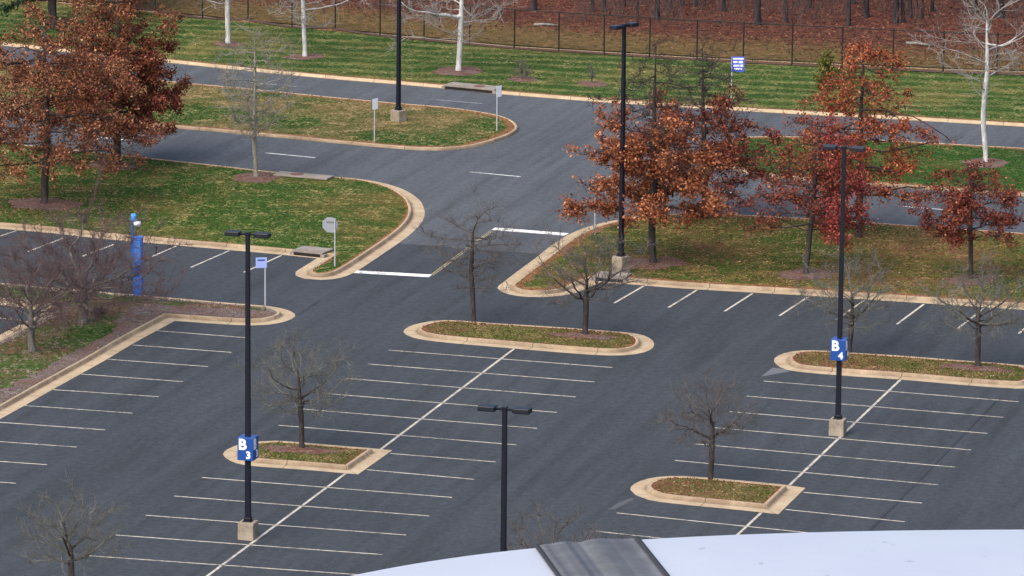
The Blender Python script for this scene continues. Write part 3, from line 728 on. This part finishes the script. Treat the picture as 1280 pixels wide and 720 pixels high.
def tree(name, px, py, top, wpx, label, cat='tree', shape='round', clear=.28, leader=.0, n_attr=900, step=.26, r0=.11, bark=BK_PEAR, twm=TW_PEAR, seed=1,
         per=3, tl=.5, tr=.0075, leaf=None, nleaf=0, lsize=.2, lspread=.16, group=None, base=None, lean=0.0, tmax=.022, up=.12, zlow=None, leaf_sel=None, depthk=1.0, hfix=None, droop=.3, leaf2=None, gam=.9, limbs=30, kz=.8, spread=.9, vsp=.6, ex=2.35, tip=.006, mom=.6):
    rng = np.random.default_rng(seed)
    b = at(px, py) if base is None else base
    H = height_to(b, top) if hfix is None else hfix
    w = wpx/ppm((b[0], b[1], b[2]+H*.5))
    t = thing(name, b, label, cat, group)
    pts, par, r, nch = skeleton(rng, H, H*clear, w, SH[shape], leader, n_attr, step, r0, lean=(lean*AR[0], lean*AR[1]), up=up, zlow=None if zlow is None else H*zlow, limbs=limbs, kz=kz, spread=spread, vsp=vsp, ex=ex, tip=tip, mom=mom, gam=gam)
    thick = r >= .03
    i = np.arange(1, len(pts)); it, ib = i[thick[1:]], i[~thick[1:]]
    def bld(nm, sel, k, m):
        if len(sel) == 0: return
        ra = np.minimum(r[par[sel]], r[sel]*1.5); V, F = tubes(pts[par[sel]], pts[sel]+(pts[sel]-pts[par[sel]])*.06, ra, r[sel], k)
        return link(nm, mesh_np(nm, V, F, smooth=True), m, t)
    bld('trunk', it, 9, bark)
    br_ = bld('branches', ib, 4, twm)
    A, B, RA, RB, ends = twigs(rng, pts, par, r, tmax, per, tl, tr)
    V, F = tubes(A, B, RA, RB, 3); link('twigs', mesh_np('twigs', V, F), twm, t)
    if leaf is not None:
        sel = ends if leaf_sel is None else ends[leaf_sel(ends, H, w)]
        # leaves clump: weigh branch ends by a coarse random field
        cell = np.floor(sel/np.array([1.1,1.1,.55])+rng.normal(0,.12,sel.shape)).astype(int); hsh = (cell[:,0]*73856093 ^ cell[:,1]*19349663 ^ cell[:,2]*83492791) & 1023
        wgt = rng.random(1024)**2.2; keep = rng.random(len(sel)) < wgt[hsh]*1.25+.03; sel = sel[keep]
        V, F, tone = leaves(rng, sel, lsize, lspread, nleaf, droop)
        link('foliage', mesh_np('foliage', V, F, {'tone': tone}), leaf, t)
        if leaf2:
            m2, f2, n2 = leaf2; s2 = ends[f2(ends, H, w)]
            V, F, tone = leaves(rng, s2, lsize, lspread, n2, droop)
            link('foliage', mesh_np('foliage', V, F, {'tone': tone}), m2, t)
    return t
def px_side(e): return e@AR     # metres to the right as seen from the building

GL = 'small bare trees in the kerbed islands'
BT = dict(per=3, tl=.55, tr=.0070, limbs=20, kz=.16, spread=1.5, vsp=.9, ex=2.1, tip=.008, group=GL, step=.2, mom=.8)
tree('bare_tree', 592, 406, 262, 108, 'bare tree at the left end of the central island, orange leaves at its foot', **{**BT, 'limbs':24, 'kz':.22}, shape='round', clear=.34, leader=.80, n_attr=520, r0=.11, seed=112, up=.14, zlow=.44)
tree('bare_tree', 731, 418, 298, 122, 'bare spreading tree at the right end of the central island', **BT, shape='spread', clear=.38, leader=0, n_attr=500, r0=.13, seed=12, up=.10, zlow=.50)
tree('bare_tree', 1061, 443, 330, 120, 'bare tree behind the blue B 4 sign box', shape='spread', clear=.36, n_attr=480, leader=.45, r0=.12, seed=113, up=.12, twm=TW_LICH, zlow=.50, **BT)
tree('bare_tree', 1222, 458, 336, 126, 'bare tree on the east island, in front of the small dark red tree', shape='spread', clear=.36, leader=.45, n_attr=540, r0=.125, seed=114, up=.1, twm=TW_LICH, zlow=.46, **BT)
tree('bare_tree', 377, 560, 424, 112, 'bare tree on the island beside the blue B 3 sign box', shape='spread', clear=.34, leader=.55, n_attr=600, r0=.11, seed=115, up=.12, twm=TW_LICH, zlow=.46, **BT)
tree('bare_tree', 888, 603, 470, 100, 'bare tree on the island left of the B 4 light pole', shape='spread', clear=.38, leader=.5, n_attr=560, r0=.11, seed=16, up=.12, zlow=.50, **BT)
b7 = G(90, 756, .135)
tree('bare_tree', 90, 756, 617, 110, 'bare tree in the bottom left corner of the lot', shape='spread', clear=.36, leader=.5, n_attr=560, r0=.11, seed=117, base=b7, twm=TW_LICH, up=.14, zlow=.50, **BT)
b8 = G(688, 652, 4.6); b8[2] = .135
tree('bare_tree', 0, 0, 0, 132, 'bare treetop just showing above the white roof edge', shape='round', clear=.34, leader=.5, n_attr=560, r0=.11, seed=18, base=b8, hfix=4.7, zlow=.4, **BT)
bi = smooth_closed(W(b3_island)); b5 = at(377, 560)
for bb in (b7, b8): kerbed((bi[0]+(bb[:2]-b5[:2])[None], bi[1]), L_IS, .25)
GS = 'mauve bare trees on the planted strip'
BS = {**BT, 'group':GS, 'per':5, 'tl':.6, 'tr':.0075, 'gam':1.0, 'bark':BK_GREY, 'twm':TW_MAUVE, 'limbs':30, 'step':.24}
tree('bare_tree', 104, 404, 280, 200, 'larger mauve bare tree spreading toward the blue call tower', shape='spread', clear=.22, leader=0, n_attr=1300, r0=.20, seed=21, up=.04, zlow=.27, **{**BS, 'limbs':38})
tree('bare_tree', 40, 439, 318, 128, 'smaller mauve bare tree on the planted strip at the left edge', shape='vase', clear=.28, leader=0, n_attr=800, r0=.16, seed=22, up=.1, zlow=.34, **BS)
# oaks and maples with leaves
GO = 'russet oaks on the west lawn'
OK = dict(shape='oak', per=3, tl=.42, tmax=.026, ex=2.3, kz=.74, limbs=58, spread=.85, vsp=.38, mom=.7, lspread=.13, up=-.01, gam=.82, step=.3)
tree('oak_tree', 56, 255, 12, 264, 'big russet brown oak at the left edge, nearest the parking row', clear=.25, leader=.94, n_attr=1700, r0=.19, bark=BK_DARK, twm=BK_DARK, seed=31, leaf=LF_BROWN, nleaf=27000, lsize=.145, group=GO, zlow=.18, **OK)
tree('oak_tree', 146, 206, -50, 178, 'darker russet oak beside the road, right of the big brown oak', clear=.22, leader=.94, n_attr=1600, r0=.20, bark=BK_DARK, twm=BK_DARK, seed=32, leaf=LF_BROWN, nleaf=25000, lsize=.145, group=GO, zlow=.15, leaf2=(LF_RUST, lambda e, H, w: (e[:,2] < H*.6), 18000), **OK)
GE = 'autumn trees on the east lawn'
tree('oak_tree', 816, 329, 46, 186, 'orange leaved oak with a bare top beside the end-on light pole', clear=.24, leader=.97, n_attr=1400, r0=.17, bark=BK_DARK, twm=BK_PEAR, seed=133, tr=.012, leaf=LF_ORANGE, nleaf=21000, lsize=.15, lean=-.1, group=GE, zlow=.17,
     leaf_sel=lambda e, H, w: (e[:,2] < H*(.62+.12*np.sin(e[:,0]*2.1+e[:,1]*1.3))), **{**OK, 'limbs':52, 'tip':.009, 'gam':1.05, 'per':4, 'kz':.66})
tree('oak_tree', 880, 273, 44, 186, 'rust red oak with a bare top standing behind the orange one', clear=.2, leader=.97, n_attr=1200, r0=.16, bark=BK_DARK, twm=BK_PEAR, seed=134, tr=.012, leaf=LF_RUST, nleaf=13000, lsize=.145, group=GE, zlow=.15,
     leaf_sel=lambda e, H, w: (e[:,2] < H*(.60+.10*np.sin(e[:,0]*1.7))), **{**OK, 'limbs':46, 'tip':.009, 'gam':1.05, 'per':4, 'kz':.66})
tree('maple_tree', 1007, 343, 146, 176, 'thin pinkish red tree left of the B 4 light pole', clear=.3, leader=.94, n_attr=950, r0=.13, bark=BK_DARK, twm=BK_PEAR, seed=35, leaf=LF_RUST, nleaf=8000, lsize=.135, group=GE, zlow=.24, lean=.5,
     leaf2=(LF_RED, lambda e, H, w: (px_side(e) > w*.12), 4500), **{**OK, 'limbs':42})
tree('maple_tree', 1073, 296, 50, 204, 'tall orange red tree behind the B 4 light pole', clear=.22, leader=.97, n_attr=1400, r0=.17, bark=BK_DARK, twm=BK_PEAR, seed=236, leaf=LF_MIX, nleaf=12500, lsize=.14, group=GE, zlow=.18, **{**OK, 'limbs':50, 'tip':.009})
tree('maple_tree', 1213, 350, 206, 130, 'small dark red tree behind the right-hand bare tree', clear=.36, leader=.94, n_attr=700, r0=.11, bark=BK_DARK, twm=BK_DARK, seed=37, leaf=LF_RUST, nleaf=9500, lsize=.13, group=GE, zlow=.36, **{**OK, 'limbs':34, 'step':.24, 'lspread':.10})
# pale and white barked trees
tree('young_tree', 320, 222, 36, 112, 'slender pale leafless tree rooted at the road edge of the west lawn', shape='round', clear=.20, leader=.96, n_attr=520, step=.24, r0=.11, bark=BK_PALE, twm=BK_PALE, seed=41, per=3, tl=.7, tr=.011, up=.2, zlow=.34, limbs=24, kz=.30, spread=.8, vsp=1, ex=2.1, tip=.010, mom=.9, gam=.8)
GW = 'white barked trees along the far road'
WT = dict(shape='round', bark=BK_WHITE, twm=TW_WHITE, group=GW, per=2, tl=.9, tr=.012, limbs=9, kz=.05, spread=.9, vsp=.9, ex=2.0, tip=.012, step=.34, mom=.8, gam=.85)
tree('white_tree', 285, 55, -190, 150, 'leftmost white trunk on the far lawn beyond the upper road', clear=.20, leader=.7, n_attr=300, r0=.15, seed=42, up=.1, **WT)
tree('white_tree', 381, 71, -170, 190, 'white barked tree between the leftmost white trunk and the median light pole', clear=.15, leader=.7, n_attr=330, r0=.13, seed=43, up=.06, zlow=.2, **WT)
tree('white_tree', 573, 89, -170, 260, 'white barked tree above the long storm drain inlet', clear=.15, leader=.5, n_attr=380, r0=.16, seed=44, up=.06, zlow=.22, **WT)
tree('white_tree', 1232, 203, -40, 170, 'white barked tree on the east median at the right edge', clear=.24, leader=.75, n_attr=260, r0=.135, seed=47, up=.25, zlow=.45, **{**WT, 'gam':1.0, 'kz':.3})
# shrubs on the far lawn
tree('bare_shrub', 653, 99, 76, 22, 'small round leafless shrub in mulch right of the long storm drain', 'shrub', shape='vase', clear=.12, n_attr=120, step=.12, r0=.035, bark=BK_PEAR, twm=TW_PEAR, seed=51, per=3, tl=.3, tr=.008)
tree('bare_shrub', 740, 104, 79, 12, 'narrow leafless sapling shrub in mulch left of the end-on light pole', 'shrub', shape='vase', clear=.12, n_attr=80, step=.12, r0=.04, bark=BK_DARK, twm=TW_PEAR, seed=52, per=3, tl=.3, tr=.01)
# evergreens
def evergreen(px, py, top, wpx, label, m, n, seed, clear=.1, name='evergreen_tree', hfix=None):
    rng = np.random.default_rng(seed); b = at(px, py); H = height_to(b, top) if hfix is None else hfix
    w = wpx/ppm(b); t = thing(name, b, label, 'evergreen')
    pts, par, r, nch = skeleton(rng, H, H*clear, w, SH['oak'], .95, 420, .3 if H > 4 else .18, max(.05, H*.02), up=-.02, zlow=H*(clear-.05), kz=1.0, limbs=60 if H > 4 else 24)
    V, F = tubes(pts[par[1:]], pts[1:], np.minimum(r[par[1:]], r[1:]*1.4), r[1:], 6); link('trunk', mesh_np('trunk', V, F, smooth=True), BK_DARK, t)
    V, F, tone = leaves(rng, pts[r < .05], .16, .16 if H > 4 else .12, n, .1); link('foliage', mesh_np('foliage', V, F, {'tone': tone}), m, t); return t
evergreen(66, 34, -230, 170, 'dark evergreen standing beyond the oaks at the top left', LF_EVG, 26000, 61, .16)
evergreen(158, 14, -230, 120, 'second dark evergreen half hidden by the darker oak', LF_EVG, 16000, 62, .14)
evergreen(1033, 112, 62, 30, 'small olive green conifer on the far lawn behind the tall orange tree', LF_OLV, 1500, 63, .08, 'small_conifer')

# ------------------------------------------------------------------ fence
posts = [194,253,310,365,419,475,530,587,643,698.5,755,812,871,929,990,1052.5,1116,1179,1246]
fxs = [p[0] for p in fl]; fys = [p[1] for p in fl]
pp = [at(x, float(np.interp(x, fxs, fys))) for x in posts]
pp = [pp[0]-(pp[1]-pp[0])*k for k in range(5, 0, -1)]+pp+[pp[-1]+(pp[-1]-pp[-2])*k for k in range(1, 6)]
org = pp[5].copy(); FH = 2.3
t = thing('chain_link_fence', (org[0], org[1], 0), 'long black chain-link fence between the far lawn and the woods', 'fence')
zb = [zat(p[0], p[1]) for p in pp]
for p, z in zip(pp, zb):
    q = p-org; MB().lathe([(.045,z-.1),(.045,z+FH),(.03,z+FH+.05)], 8, q[0], q[1]).build('post', BLACKM, t)
rl = MB()
for zz in (FH-.02,):
    rl.tube([(p[0]-org[0], p[1]-org[1], .17+zz) for p in pp], .032, 6)
rl.build('top_rail', BLACKM, t)
m = mat('black_chain_link', (.014,.016,.015), .6); tt = NT(m)
uvn = tt.n('ShaderNodeUVMap'); sp = tt.n('ShaderNodeSeparateXYZ'); tt.l(uvn.outputs['UV'], sp.inputs[0])
def wire(op):
    s_ = tt.math(op, sp.outputs['X'], sp.outputs['Y']); return tt.math('LESS_THAN', tt.math('FRACT', tt.math('DIVIDE', s_, .075)), .07)
al = tt.math('MAXIMUM', wire('ADD'), wire('SUBTRACT')); tt.l(al, tt.b.inputs['Alpha'])
me = bpy.data.meshes.new('mesh'); V = []; F = []; uv = []; s_ = 0
for i, p in enumerate(pp):
    q = p-org; V += [(q[0], q[1], .17), (q[0], q[1], .17+FH-.02)]
for i in range(len(pp)-1):
    L = np.linalg.norm(pp[i+1]-pp[i]); F.append((2*i, 2*i+2, 2*i+3, 2*i+1)); uv += [s_, 0, s_+L, 0, s_+L, FH, s_, FH]; s_ += L
me.from_pydata(V, [], F); ul = me.uv_layers.new(name='UVMap'); ul.data.foreach_set('uv', uv)
link('wire_mesh', me, m, t)
# bare soil line under the fence
sl = Paint('soil_line', mat('dark_bare_soil', (.085,.045,.032), .95), .176)
rng = np.random.default_rng(5)
for i in range(len(pp)-1):
    sl.line(pp[i][:2]+rng.normal(0,.05,2), pp[i+1][:2]+rng.normal(0,.05,2), .55)
sl.build()

# ------------------------------------------------------------------ woods behind the fence
protos = []
GF = 'tree trunks in the woods behind the fence'
def forest_proto(seed, r0, H):
    rng = np.random.default_rng(seed)
    t = thing('woodland_tree', (0,0,0), 'leafless woodland tree standing in red leaf litter behind the fence', 'tree', GF)
    pts, par, r, nch = skeleton(rng, H, H*.38, H*.5, SH['round'], .85, 260, .6, r0, wob=.05, up=.2, tip=.012, limbs=16, kz=.7)
    big = r >= .05; i = np.arange(1, len(pts))
    for nm, sel in (('trunk', i[big[1:]]), ('branches', i[~big[1:]])):
        V, F = tubes(pts[par[sel]], pts[sel]+(pts[sel]-pts[par[sel]])*.05, np.minimum(r[par[sel]], r[sel]*1.5), r[sel], 8 if nm == 'trunk' else 4)
        link(nm, mesh_np(nm, V, F, smooth=True), BK_FOR, t)
    return t
specs = [(71,.17,15),(72,.12,12),(73,.07,9),(74,.25,17)]
protos = [forest_proto(*s) for s in specs]; used = [False]*4
# (x, y, kind) surveyed trunks, then a scatter of further ones between and behind
tr_ = [(947,31,3),(983,28,1),(1012,10,1),(1060,32,1),(1083,22,0),(1119,29,0),(1129,28,1),(1138,22,1),(1218,16,0),(741,14,1),(756,15,1),(797,22,2),(821,24,0),(837,10,1),(667,13,0),(1165,14,1),(905,14,1),(1250,22,3),(870,8,1)]
rr = random.Random(9)
for k in range(210):
    x = rr.uniform(-300, 1600); y = 40+(x-600)*.012-rr.uniform(34, 190) if k > 22 else 30+(x-900)*.03-rr.uniform(8, 40)
    if x < 640: y -= (640-x)*.085+12
    if any(abs(x-a) < 9 and abs(y-b_) < 10 for a, b_, _ in tr_): continue
    tr_.append((x, y, rr.choice([0,1,1,2,2,2,2])))
def dup(root):
    c = root.copy(); C.objects.link(c)
    for ch in list(root.children):
        d = ch.copy(); C.objects.link(d); d.parent = c
    return c
pv = {id(p): p for p in protos}
for n_, (x, y, k) in enumerate(tr_):
    o = protos[k] if not used[k] else dup(protos[k]); used[k] = True
    p = at(x, y); o.location = (p[0], p[1], zat(p[0], p[1])-.05); o.rotation_euler = (rr.uniform(-.03,.03), rr.uniform(-.03,.03), rr.uniform(0, 6.28))
    s = rr.uniform(.85, 1.15); o.scale = (s, s, s)
    if n_ == 0: o['label'] = 'thickest dark trunk close behind the fence, right of the far blue sign'
    if n_ == 11: pass
# leafless underbrush: thin upright stems among the trunks
rb = np.random.default_rng(91)
n = 9000; bx = rb.uniform(-120, 1400, n); by = 40+(bx-600)*.014-rb.uniform(10, 120, n)-np.clip((640-bx), 0, 700)*.07
P0 = np.array([G(x, y, .2) for x, y in zip(bx, by)]); cl_ = np.floor(P0[:,:2]/3.2).astype(int); hh_ = (cl_[:,0]*7349 ^ cl_[:,1]*9151) & 255
P0 = P0[rb.random(256)[hh_] > .42]; P0[:,2] = zats(P0[:,:2]); P0 = P0[((P0[:,:2]-fence_line[2])@fd) > 5]; n = len(P0)
L_ = rb.uniform(.5, 2.4, n)[:,None]; dd = rb.normal(0, .22, (n,3)); dd[:,2] = 1
P1 = P0+dd*L_*.5; P2 = P1+(dd+rb.normal(0,.25,(n,3)))*L_*.5; P3 = P1+(dd+rb.normal(0,.5,(n,3)))*L_*.4
o1 = np.ones(n)
V, F = tubes(np.concatenate([P0,P1,P1]), np.concatenate([P1,P2,P3]), np.concatenate([o1*.017,o1*.012,o1*.011]), np.concatenate([o1*.012,o1*.006,o1*.005]), 3)
tag(link('underbrush', mesh_np('underbrush', V, F), m_bark('brush_stems', (.03,.024,.024), (.13,.10,.095), 2)), 'thin leafless brush stems among the trunks of the woods', 'brush', kind='stuff')
# fallen logs and a pale stone
def log(px, py, L, rz, label):
    p = at(px, py); t = MB().tube([(-L/2,0,.08),(-L*.1,.05,.12),(L/2,0,.09)], [.10,.09,.05], 8).build('fallen_log', BK_PALE, None, True, p); t.rotation_euler.z = rz
    tag(t, label, 'log')
log(1149, 57, 1.7, -.25, 'pale fallen log in the grass behind the fence near the right edge')
log(683, 33, 1.5, .2, 'pale fallen log lying behind the fence near its middle')

# ------------------------------------------------------------------ mulch rings, grass, leaves
rng = np.random.default_rng(77)
mv, mf = [], []
for px, py, rad in [(592,406,1.3),(731,418,1.2),(1061,443,1.2),(1222,458,1.3),(377,560,1.25),(888,603,1.5),(56,255,1.7),(141,207,1.3),(320,222,1.3),(285,55,.9),(381,71,1.1),(573,89,1.5),(1232,204,1.3),(653,99,.9),(740,105,.9),(816,329,1.5),(1007,343,1.3),(1213,350,1.2)]:
    c = at(px, py); c[1] -= .35 if px in (592,731,377,888,1061,1222) else 0; n = 30; k = len(mv); z = c[2]+.012
    mv.append((c[0], c[1], z+.05)); ph = rng.uniform(0, 6.3, 3)
    for i in range(n):
        a = 2*math.pi*i/n; q = rad*(1+.12*math.sin(2*a+ph[0])+.09*math.sin(5*a+ph[1])+rng.normal(0,.04))
        lim = q if px not in (592,731,377,888,1061,1222) else q
        x_, y_ = c[0]+q*math.cos(a)*(1.15 if py > 350 else 1), c[1]+q*math.sin(a)*(.50 if py > 350 else 1)
        mv.append((x_, y_, z))
    mf += [(k, k+1+i, k+1+(i+1) % n) for i in range(n)]
sp_ = [(205,396),(160,419),(120,441),(60,475.5),(0,509),(-60,541),(-60,520),(0,487),(60,458),(100,436),(140,416),(150,398),(165,384),(200,380),(230,383),(300,386.5),(338,388.5),(349,392),(335,398),(300,397.5),(215,393.5)]
sw = [G(x, y, .15)[:2] for x, y in sp_]; rag = []
for a_, b_ in zip(sw, sw[1:]+sw[:1]):
    m_ = max(1, int(np.linalg.norm(b_-a_)/.35))
    for k_ in range(m_): rag.append(a_+(b_-a_)*k_/m_+rng.normal(0, .11, 2)*(k_ > 0))
ins = inset(LAWNS[4][0], .06); rag = np.array(rag); out_ = ~inside(ins, rag)
for i in np.where(out_)[0]: rag[i] = ins[np.argmin(np.linalg.norm(ins-rag[i], axis=1))]
rag = [rag[i] for i in range(len(rag)) if np.linalg.norm(rag[i]-rag[i-1]) > 1e-3]
me = bpy.data.meshes.new('mulch'); me.from_pydata([(p[0], p[1], .149) for p in rag], [], [tuple(q) for q in tessellate_polygon([[Vector((p[0], p[1], 0)) for p in rag]])])
tag(link('mulch', me, MULCH2), 'weathered grey brown mulch along the kerb of the planted strip', 'mulch', kind='stuff')
me = bpy.data.meshes.new('mulch'); me.from_pydata(mv, [], mf)
tag(link('mulch', me, MULCH), 'brown bark mulch spread round the foot of the trees', 'mulch', kind='stuff')

def in_view(q, z, mx=60):
    d = np.column_stack([q, np.full(len(q), z)])-CAM; w = d@AF
    x = 640+FPX*(d@AR)/w; y = 360-FPX*(d@AU)/w
    return (x > -mx) & (x < 1280+mx) & (y > -20) & (y < 745), x, y
def scatter(poly, dens, z):
    lo, hi = poly.min(0), poly.max(0)
    n = int(min(3.5e6, (hi[0]-lo[0])*(hi[1]-lo[1])*dens)); q = rng.uniform(lo, hi, (n, 2))
    q = q[in_view(q, z)[0]]
    return q[inside(poly, q)]
gcount = {}
for poly, m, lz in LAWNS:
    big = abs(area(poly)) > 200
    q = scatter(poly, 30 if big else 75, lz); n = len(q)
    if n == 0: continue
    if n > 130000: q = q[rng.random(n) < 130000/n]; n = len(q)
    h = rng.uniform(.03, .085, n); a = rng.uniform(0, 6.28, n); w = .03
    dx, dy = np.cos(a)*w, np.sin(a)*w; lx, ly = rng.normal(0, .03, n), rng.normal(0, .03, n)
    z0 = np.full(n, lz-.005)
    V = np.stack([np.column_stack([q[:,0]-dx, q[:,1]-dy, z0]), np.column_stack([q[:,0]+dx, q[:,1]+dy, z0]), np.column_stack([q[:,0]+lx, q[:,1]+ly, z0+h])], 1).reshape(-1,3)
    o = link('grass', mesh_np('grass', V, np.arange(3*n).reshape(-1,3)), m)
    tag(o, 'short patchy grass with straw coloured flecks on the lawns and islands', 'grass', kind='stuff')
# fallen leaves: litter under the autumn trees, along kerbs, and thick in the woods
def fallen(Q, Z, size, name, label, m=LF_GROUND):
    n = len(Q); nrm = rng.normal(0, .35, (n,3)); nrm[:,2] = 1; nrm /= np.linalg.norm(nrm, axis=1)[:,None]
    a = np.cross(nrm, rng.normal(0,1,(n,3))); a /= np.linalg.norm(a, axis=1)[:,None]; b_ = np.cross(nrm, a); s = (size*rng.uniform(.6,1.3,n))[:,None]
    c = np.column_stack([Q, Z+rng.uniform(.015,.05,n)])
    V = np.stack([c-a*s*.5, c+b_*s*.35, c+a*s*.5, c-b_*s*.35], 1).reshape(-1,3)
    o = link(name, mesh_np(name, V, np.arange(4*n).reshape(-1,4), {'tone': np.repeat(np.clip(rng.normal(.5,.25,n),0,1),4)}), m)
    return tag(o, label, 'leaves', kind='stuff')
Q, Z = [], []
for px, py, n, s in [(56,258,2600,3.5),(141,207,1400,3),(816,329,2600,3.6),(880,274,900,3),(1007,343,1400,3),(1073,296,1200,3),(1213,350,900,2.5),(592,406,260,.9),(731,418,120,1),(1061,443,200,1.2),(1222,458,200,1.3),(888,603,160,1)]:
    c = at(px, py); q = c[:2]+rng.normal(0, s, (n,2)); z = zats(q); k = z > 0; Q.append(q[k]); Z.append(z[k])
for poly, m, lz in LAWNS:
    q = scatter(poly, 1.6 if abs(area(poly)) > 200 else 7, lz); Q.append(q); Z.append(np.full(len(q), lz))
fallen(np.concatenate(Q), np.concatenate(Z), .10, 'fallen_leaves', 'scattered dry leaves fallen on the grass')
wp = np.array(fence_line+[p+fd*75 for p in fence_line[::-1]]); q = scatter(wp, 26, .2)
s_ = (q-fence_line[2])@fd; keep = rng.random(len(q)) < np.clip((s_-3)/7, .10, 1); q = q[keep]; s_ = s_[keep]
if len(q) > 150000: k = rng.random(len(q)) < 150000/len(q); q = q[k]; s_ = s_[k]
z = .17+.08*np.clip(s_/9, 0, 1)+np.maximum(0, s_-9)*.001
LF_WOOD = m_leaf('woodland_leaf', [(.1,(.022,.008,.007)), (.4,(.085,.026,.018)), (.7,(.18,.060,.036)), (.95,(.36,.19,.12))])
fallen(q, z, .15, 'woodland_leaf_litter', 'thick red brown leaf litter on the woodland floor', LF_WOOD)

# ------------------------------------------------------------------ building below the viewpoint: vaulted white roof
AZ = -math.radians(26.2); ax = np.array([math.sin(AZ), math.cos(AZ), 0.0]); sd = np.array([math.cos(AZ), -math.sin(AZ), 0.0])
edge = [(150,817),(300,759),(430,721),(500,706.5),(560,697.5),(620,690.5),(680,684.5),(740,679.5),(800,675),(870,670.5),(950,667.4),(1020,665.2),(1100,663.6),(1190,662.4),(1280,662),(1400,662.6),(1550,666),(1720,675),(1900,690)]
D = 84.0
org = CAM+ax*D; org[2] = 0
def hit(px, py):
    d = ray(px, py); t_ = D/(d@ax); p = CAM+d*t_; return p
pr = [hit(*p) for p in edge]; S = np.array([(p-org)@sd for p in pr]); Zr = np.array([p[2] for p in pr])
ss = np.linspace(S[0], S[-1], 90); zz = np.polyval(np.polyfit(S, Zr, 5), ss)
bt = thing('hangar', org, 'large building with a smooth white vaulted roof in the bottom foreground', 'building')
def loc(s, back, z): p = sd*s-ax*back; return (p[0], p[1], z)
def roof_piece(name, sel, dz, th, back0, back1, m, parent, nb=2, jag=None):
    n = len(sel[0]); V = []; F = []
    bs = np.linspace(back0, back1, nb)
    for lay in (dz, dz-th):
        for bi_, b_ in enumerate(bs):
            for i, (s, z) in enumerate(zip(*sel)):
                j = jag[i] if (jag is not None and bi_ == 0) else 0
                V.append(loc(s, b_+j, z+lay))
    def I(l, b_, i): return (l*nb+b_)*n+i
    for b_ in range(nb-1):
        for i in range(n-1):
            F.append((I(0,b_,i), I(0,b_+1,i), I(0,b_+1,i+1), I(0,b_,i+1))); F.append((I(1,b_,i), I(1,b_,i+1), I(1,b_+1,i+1), I(1,b_+1,i)))
    for i in range(n-1): F.append((I(0,0,i), I(0,0,i+1), I(1,0,i+1), I(1,0,i))); F.append((I(0,nb-1,i+1), I(0,nb-1,i), I(1,nb-1,i), I(1,nb-1,i+1)))
    for b_ in range(nb-1): F.append((I(0,b_,0), I(1,b_,0), I(1,b_+1,0), I(0,b_+1,0))); F.append((I(0,b_,n-1), I(0,b_+1,n-1), I(1,b_+1,n-1), I(1,b_,n-1)))
    me = bpy.data.meshes.new(name); me.from_pydata(V, [], F)
    o = link(name, me, m, parent)
    for p in me.polygons: p.use_smooth = abs(p.normal.z) > .7
    return o
roof = roof_piece('roof', (ss, zz), 0, .35, 0, 62, ROOF, bt)
s0 = (hit(672,685)-org)@sd; s1 = (hit(795,675.4)-org)@sd
s2 = np.linspace(s0, s1, 24); z2 = np.polyval(np.polyfit(S, Zr, 5), s2)
rg = np.random.default_rng(3); jag = np.convolve(rg.normal(0,.05,24), np.ones(3)/3, 'same')
bumpz = .025+.03*np.abs(np.sin(np.linspace(0, 7, 24)))*np.exp(-np.linspace(-1.5,1.5,24)**2)
roof_piece('flashing_strip', (s2, z2+bumpz), 0, .02, -.05, 61, STRIP, roof, 2, jag)
e_ = [(s0-.05, s0+.02), (s1-.02, s1+.05)]
for a_, b_ in e_:
    q = np.linspace(a_, b_, 3); roof_piece('seam_edge', (q, np.polyval(np.polyfit(S, Zr, 5), q)), .055, .03, -.04, 61, mat('dark_seam', (.05,.052,.056), .7), roof)
# walls
WALL = mat('pale_metal_wall', (.42,.43,.45), .5)
V = [loc(s, .6, z-.34) for s, z in zip(ss, zz)]+[loc(s, .6, 0) for s in ss]; n = len(ss)
V += [loc(s, 61.5, z-.34) for s, z in zip(ss, zz)]+[loc(s, 61.5, 0) for s in ss]
F = [(i, i+1, n+i+1, n+i) for i in range(n-1)]+[(2*n+i+1, 2*n+i, 3*n+i, 3*n+i+1) for i in range(n-1)]+[(0, n, 3*n, 2*n), (n-1, 3*n-1, 4*n-1, 2*n-1)]
me = bpy.data.meshes.new('wall'); me.from_pydata(V, [], F); link('wall', me, WALL, bt)

# ------------------------------------------------------------------ light
w = bpy.data.worlds.new('World'); scene.world = w; w.use_nodes = True
nt = w.node_tree; bg = nt.nodes['Background']
sky = nt.nodes.new('ShaderNodeTexSky'); sky.sky_type = 'NISHITA'; sky.sun_disc = False
SE, SA = math.radians(48), math.radians(200)
sky.sun_elevation = SE; sky.sun_rotation = SA; sky.dust_density = 6; sky.air_density = 1.0; sky.ozone_density = 1.5; sky.altitude = 100
nt.links.new(sky.outputs[0], bg.inputs[0]); bg.inputs[1].default_value = .15
sl_ = bpy.data.lights.new('sun', 'SUN'); sl_.energy = .9; sl_.angle = math.radians(60); sl_.color = (1,.95,.88)
so = bpy.data.objects.new('sun', sl_); C.objects.link(so)
dv = Vector((math.sin(SA)*math.cos(SE), math.cos(SA)*math.cos(SE), math.sin(SE)))
so.rotation_euler = dv.to_track_quat('Z', 'Y').to_euler()
vs = scene.view_settings; vs.view_transform = 'Standard'; vs.look = 'None'; vs.exposure = 0.9; vs.gamma = 1; vs.use_curve_mapping = False
scene.render.engine = 'CYCLES'
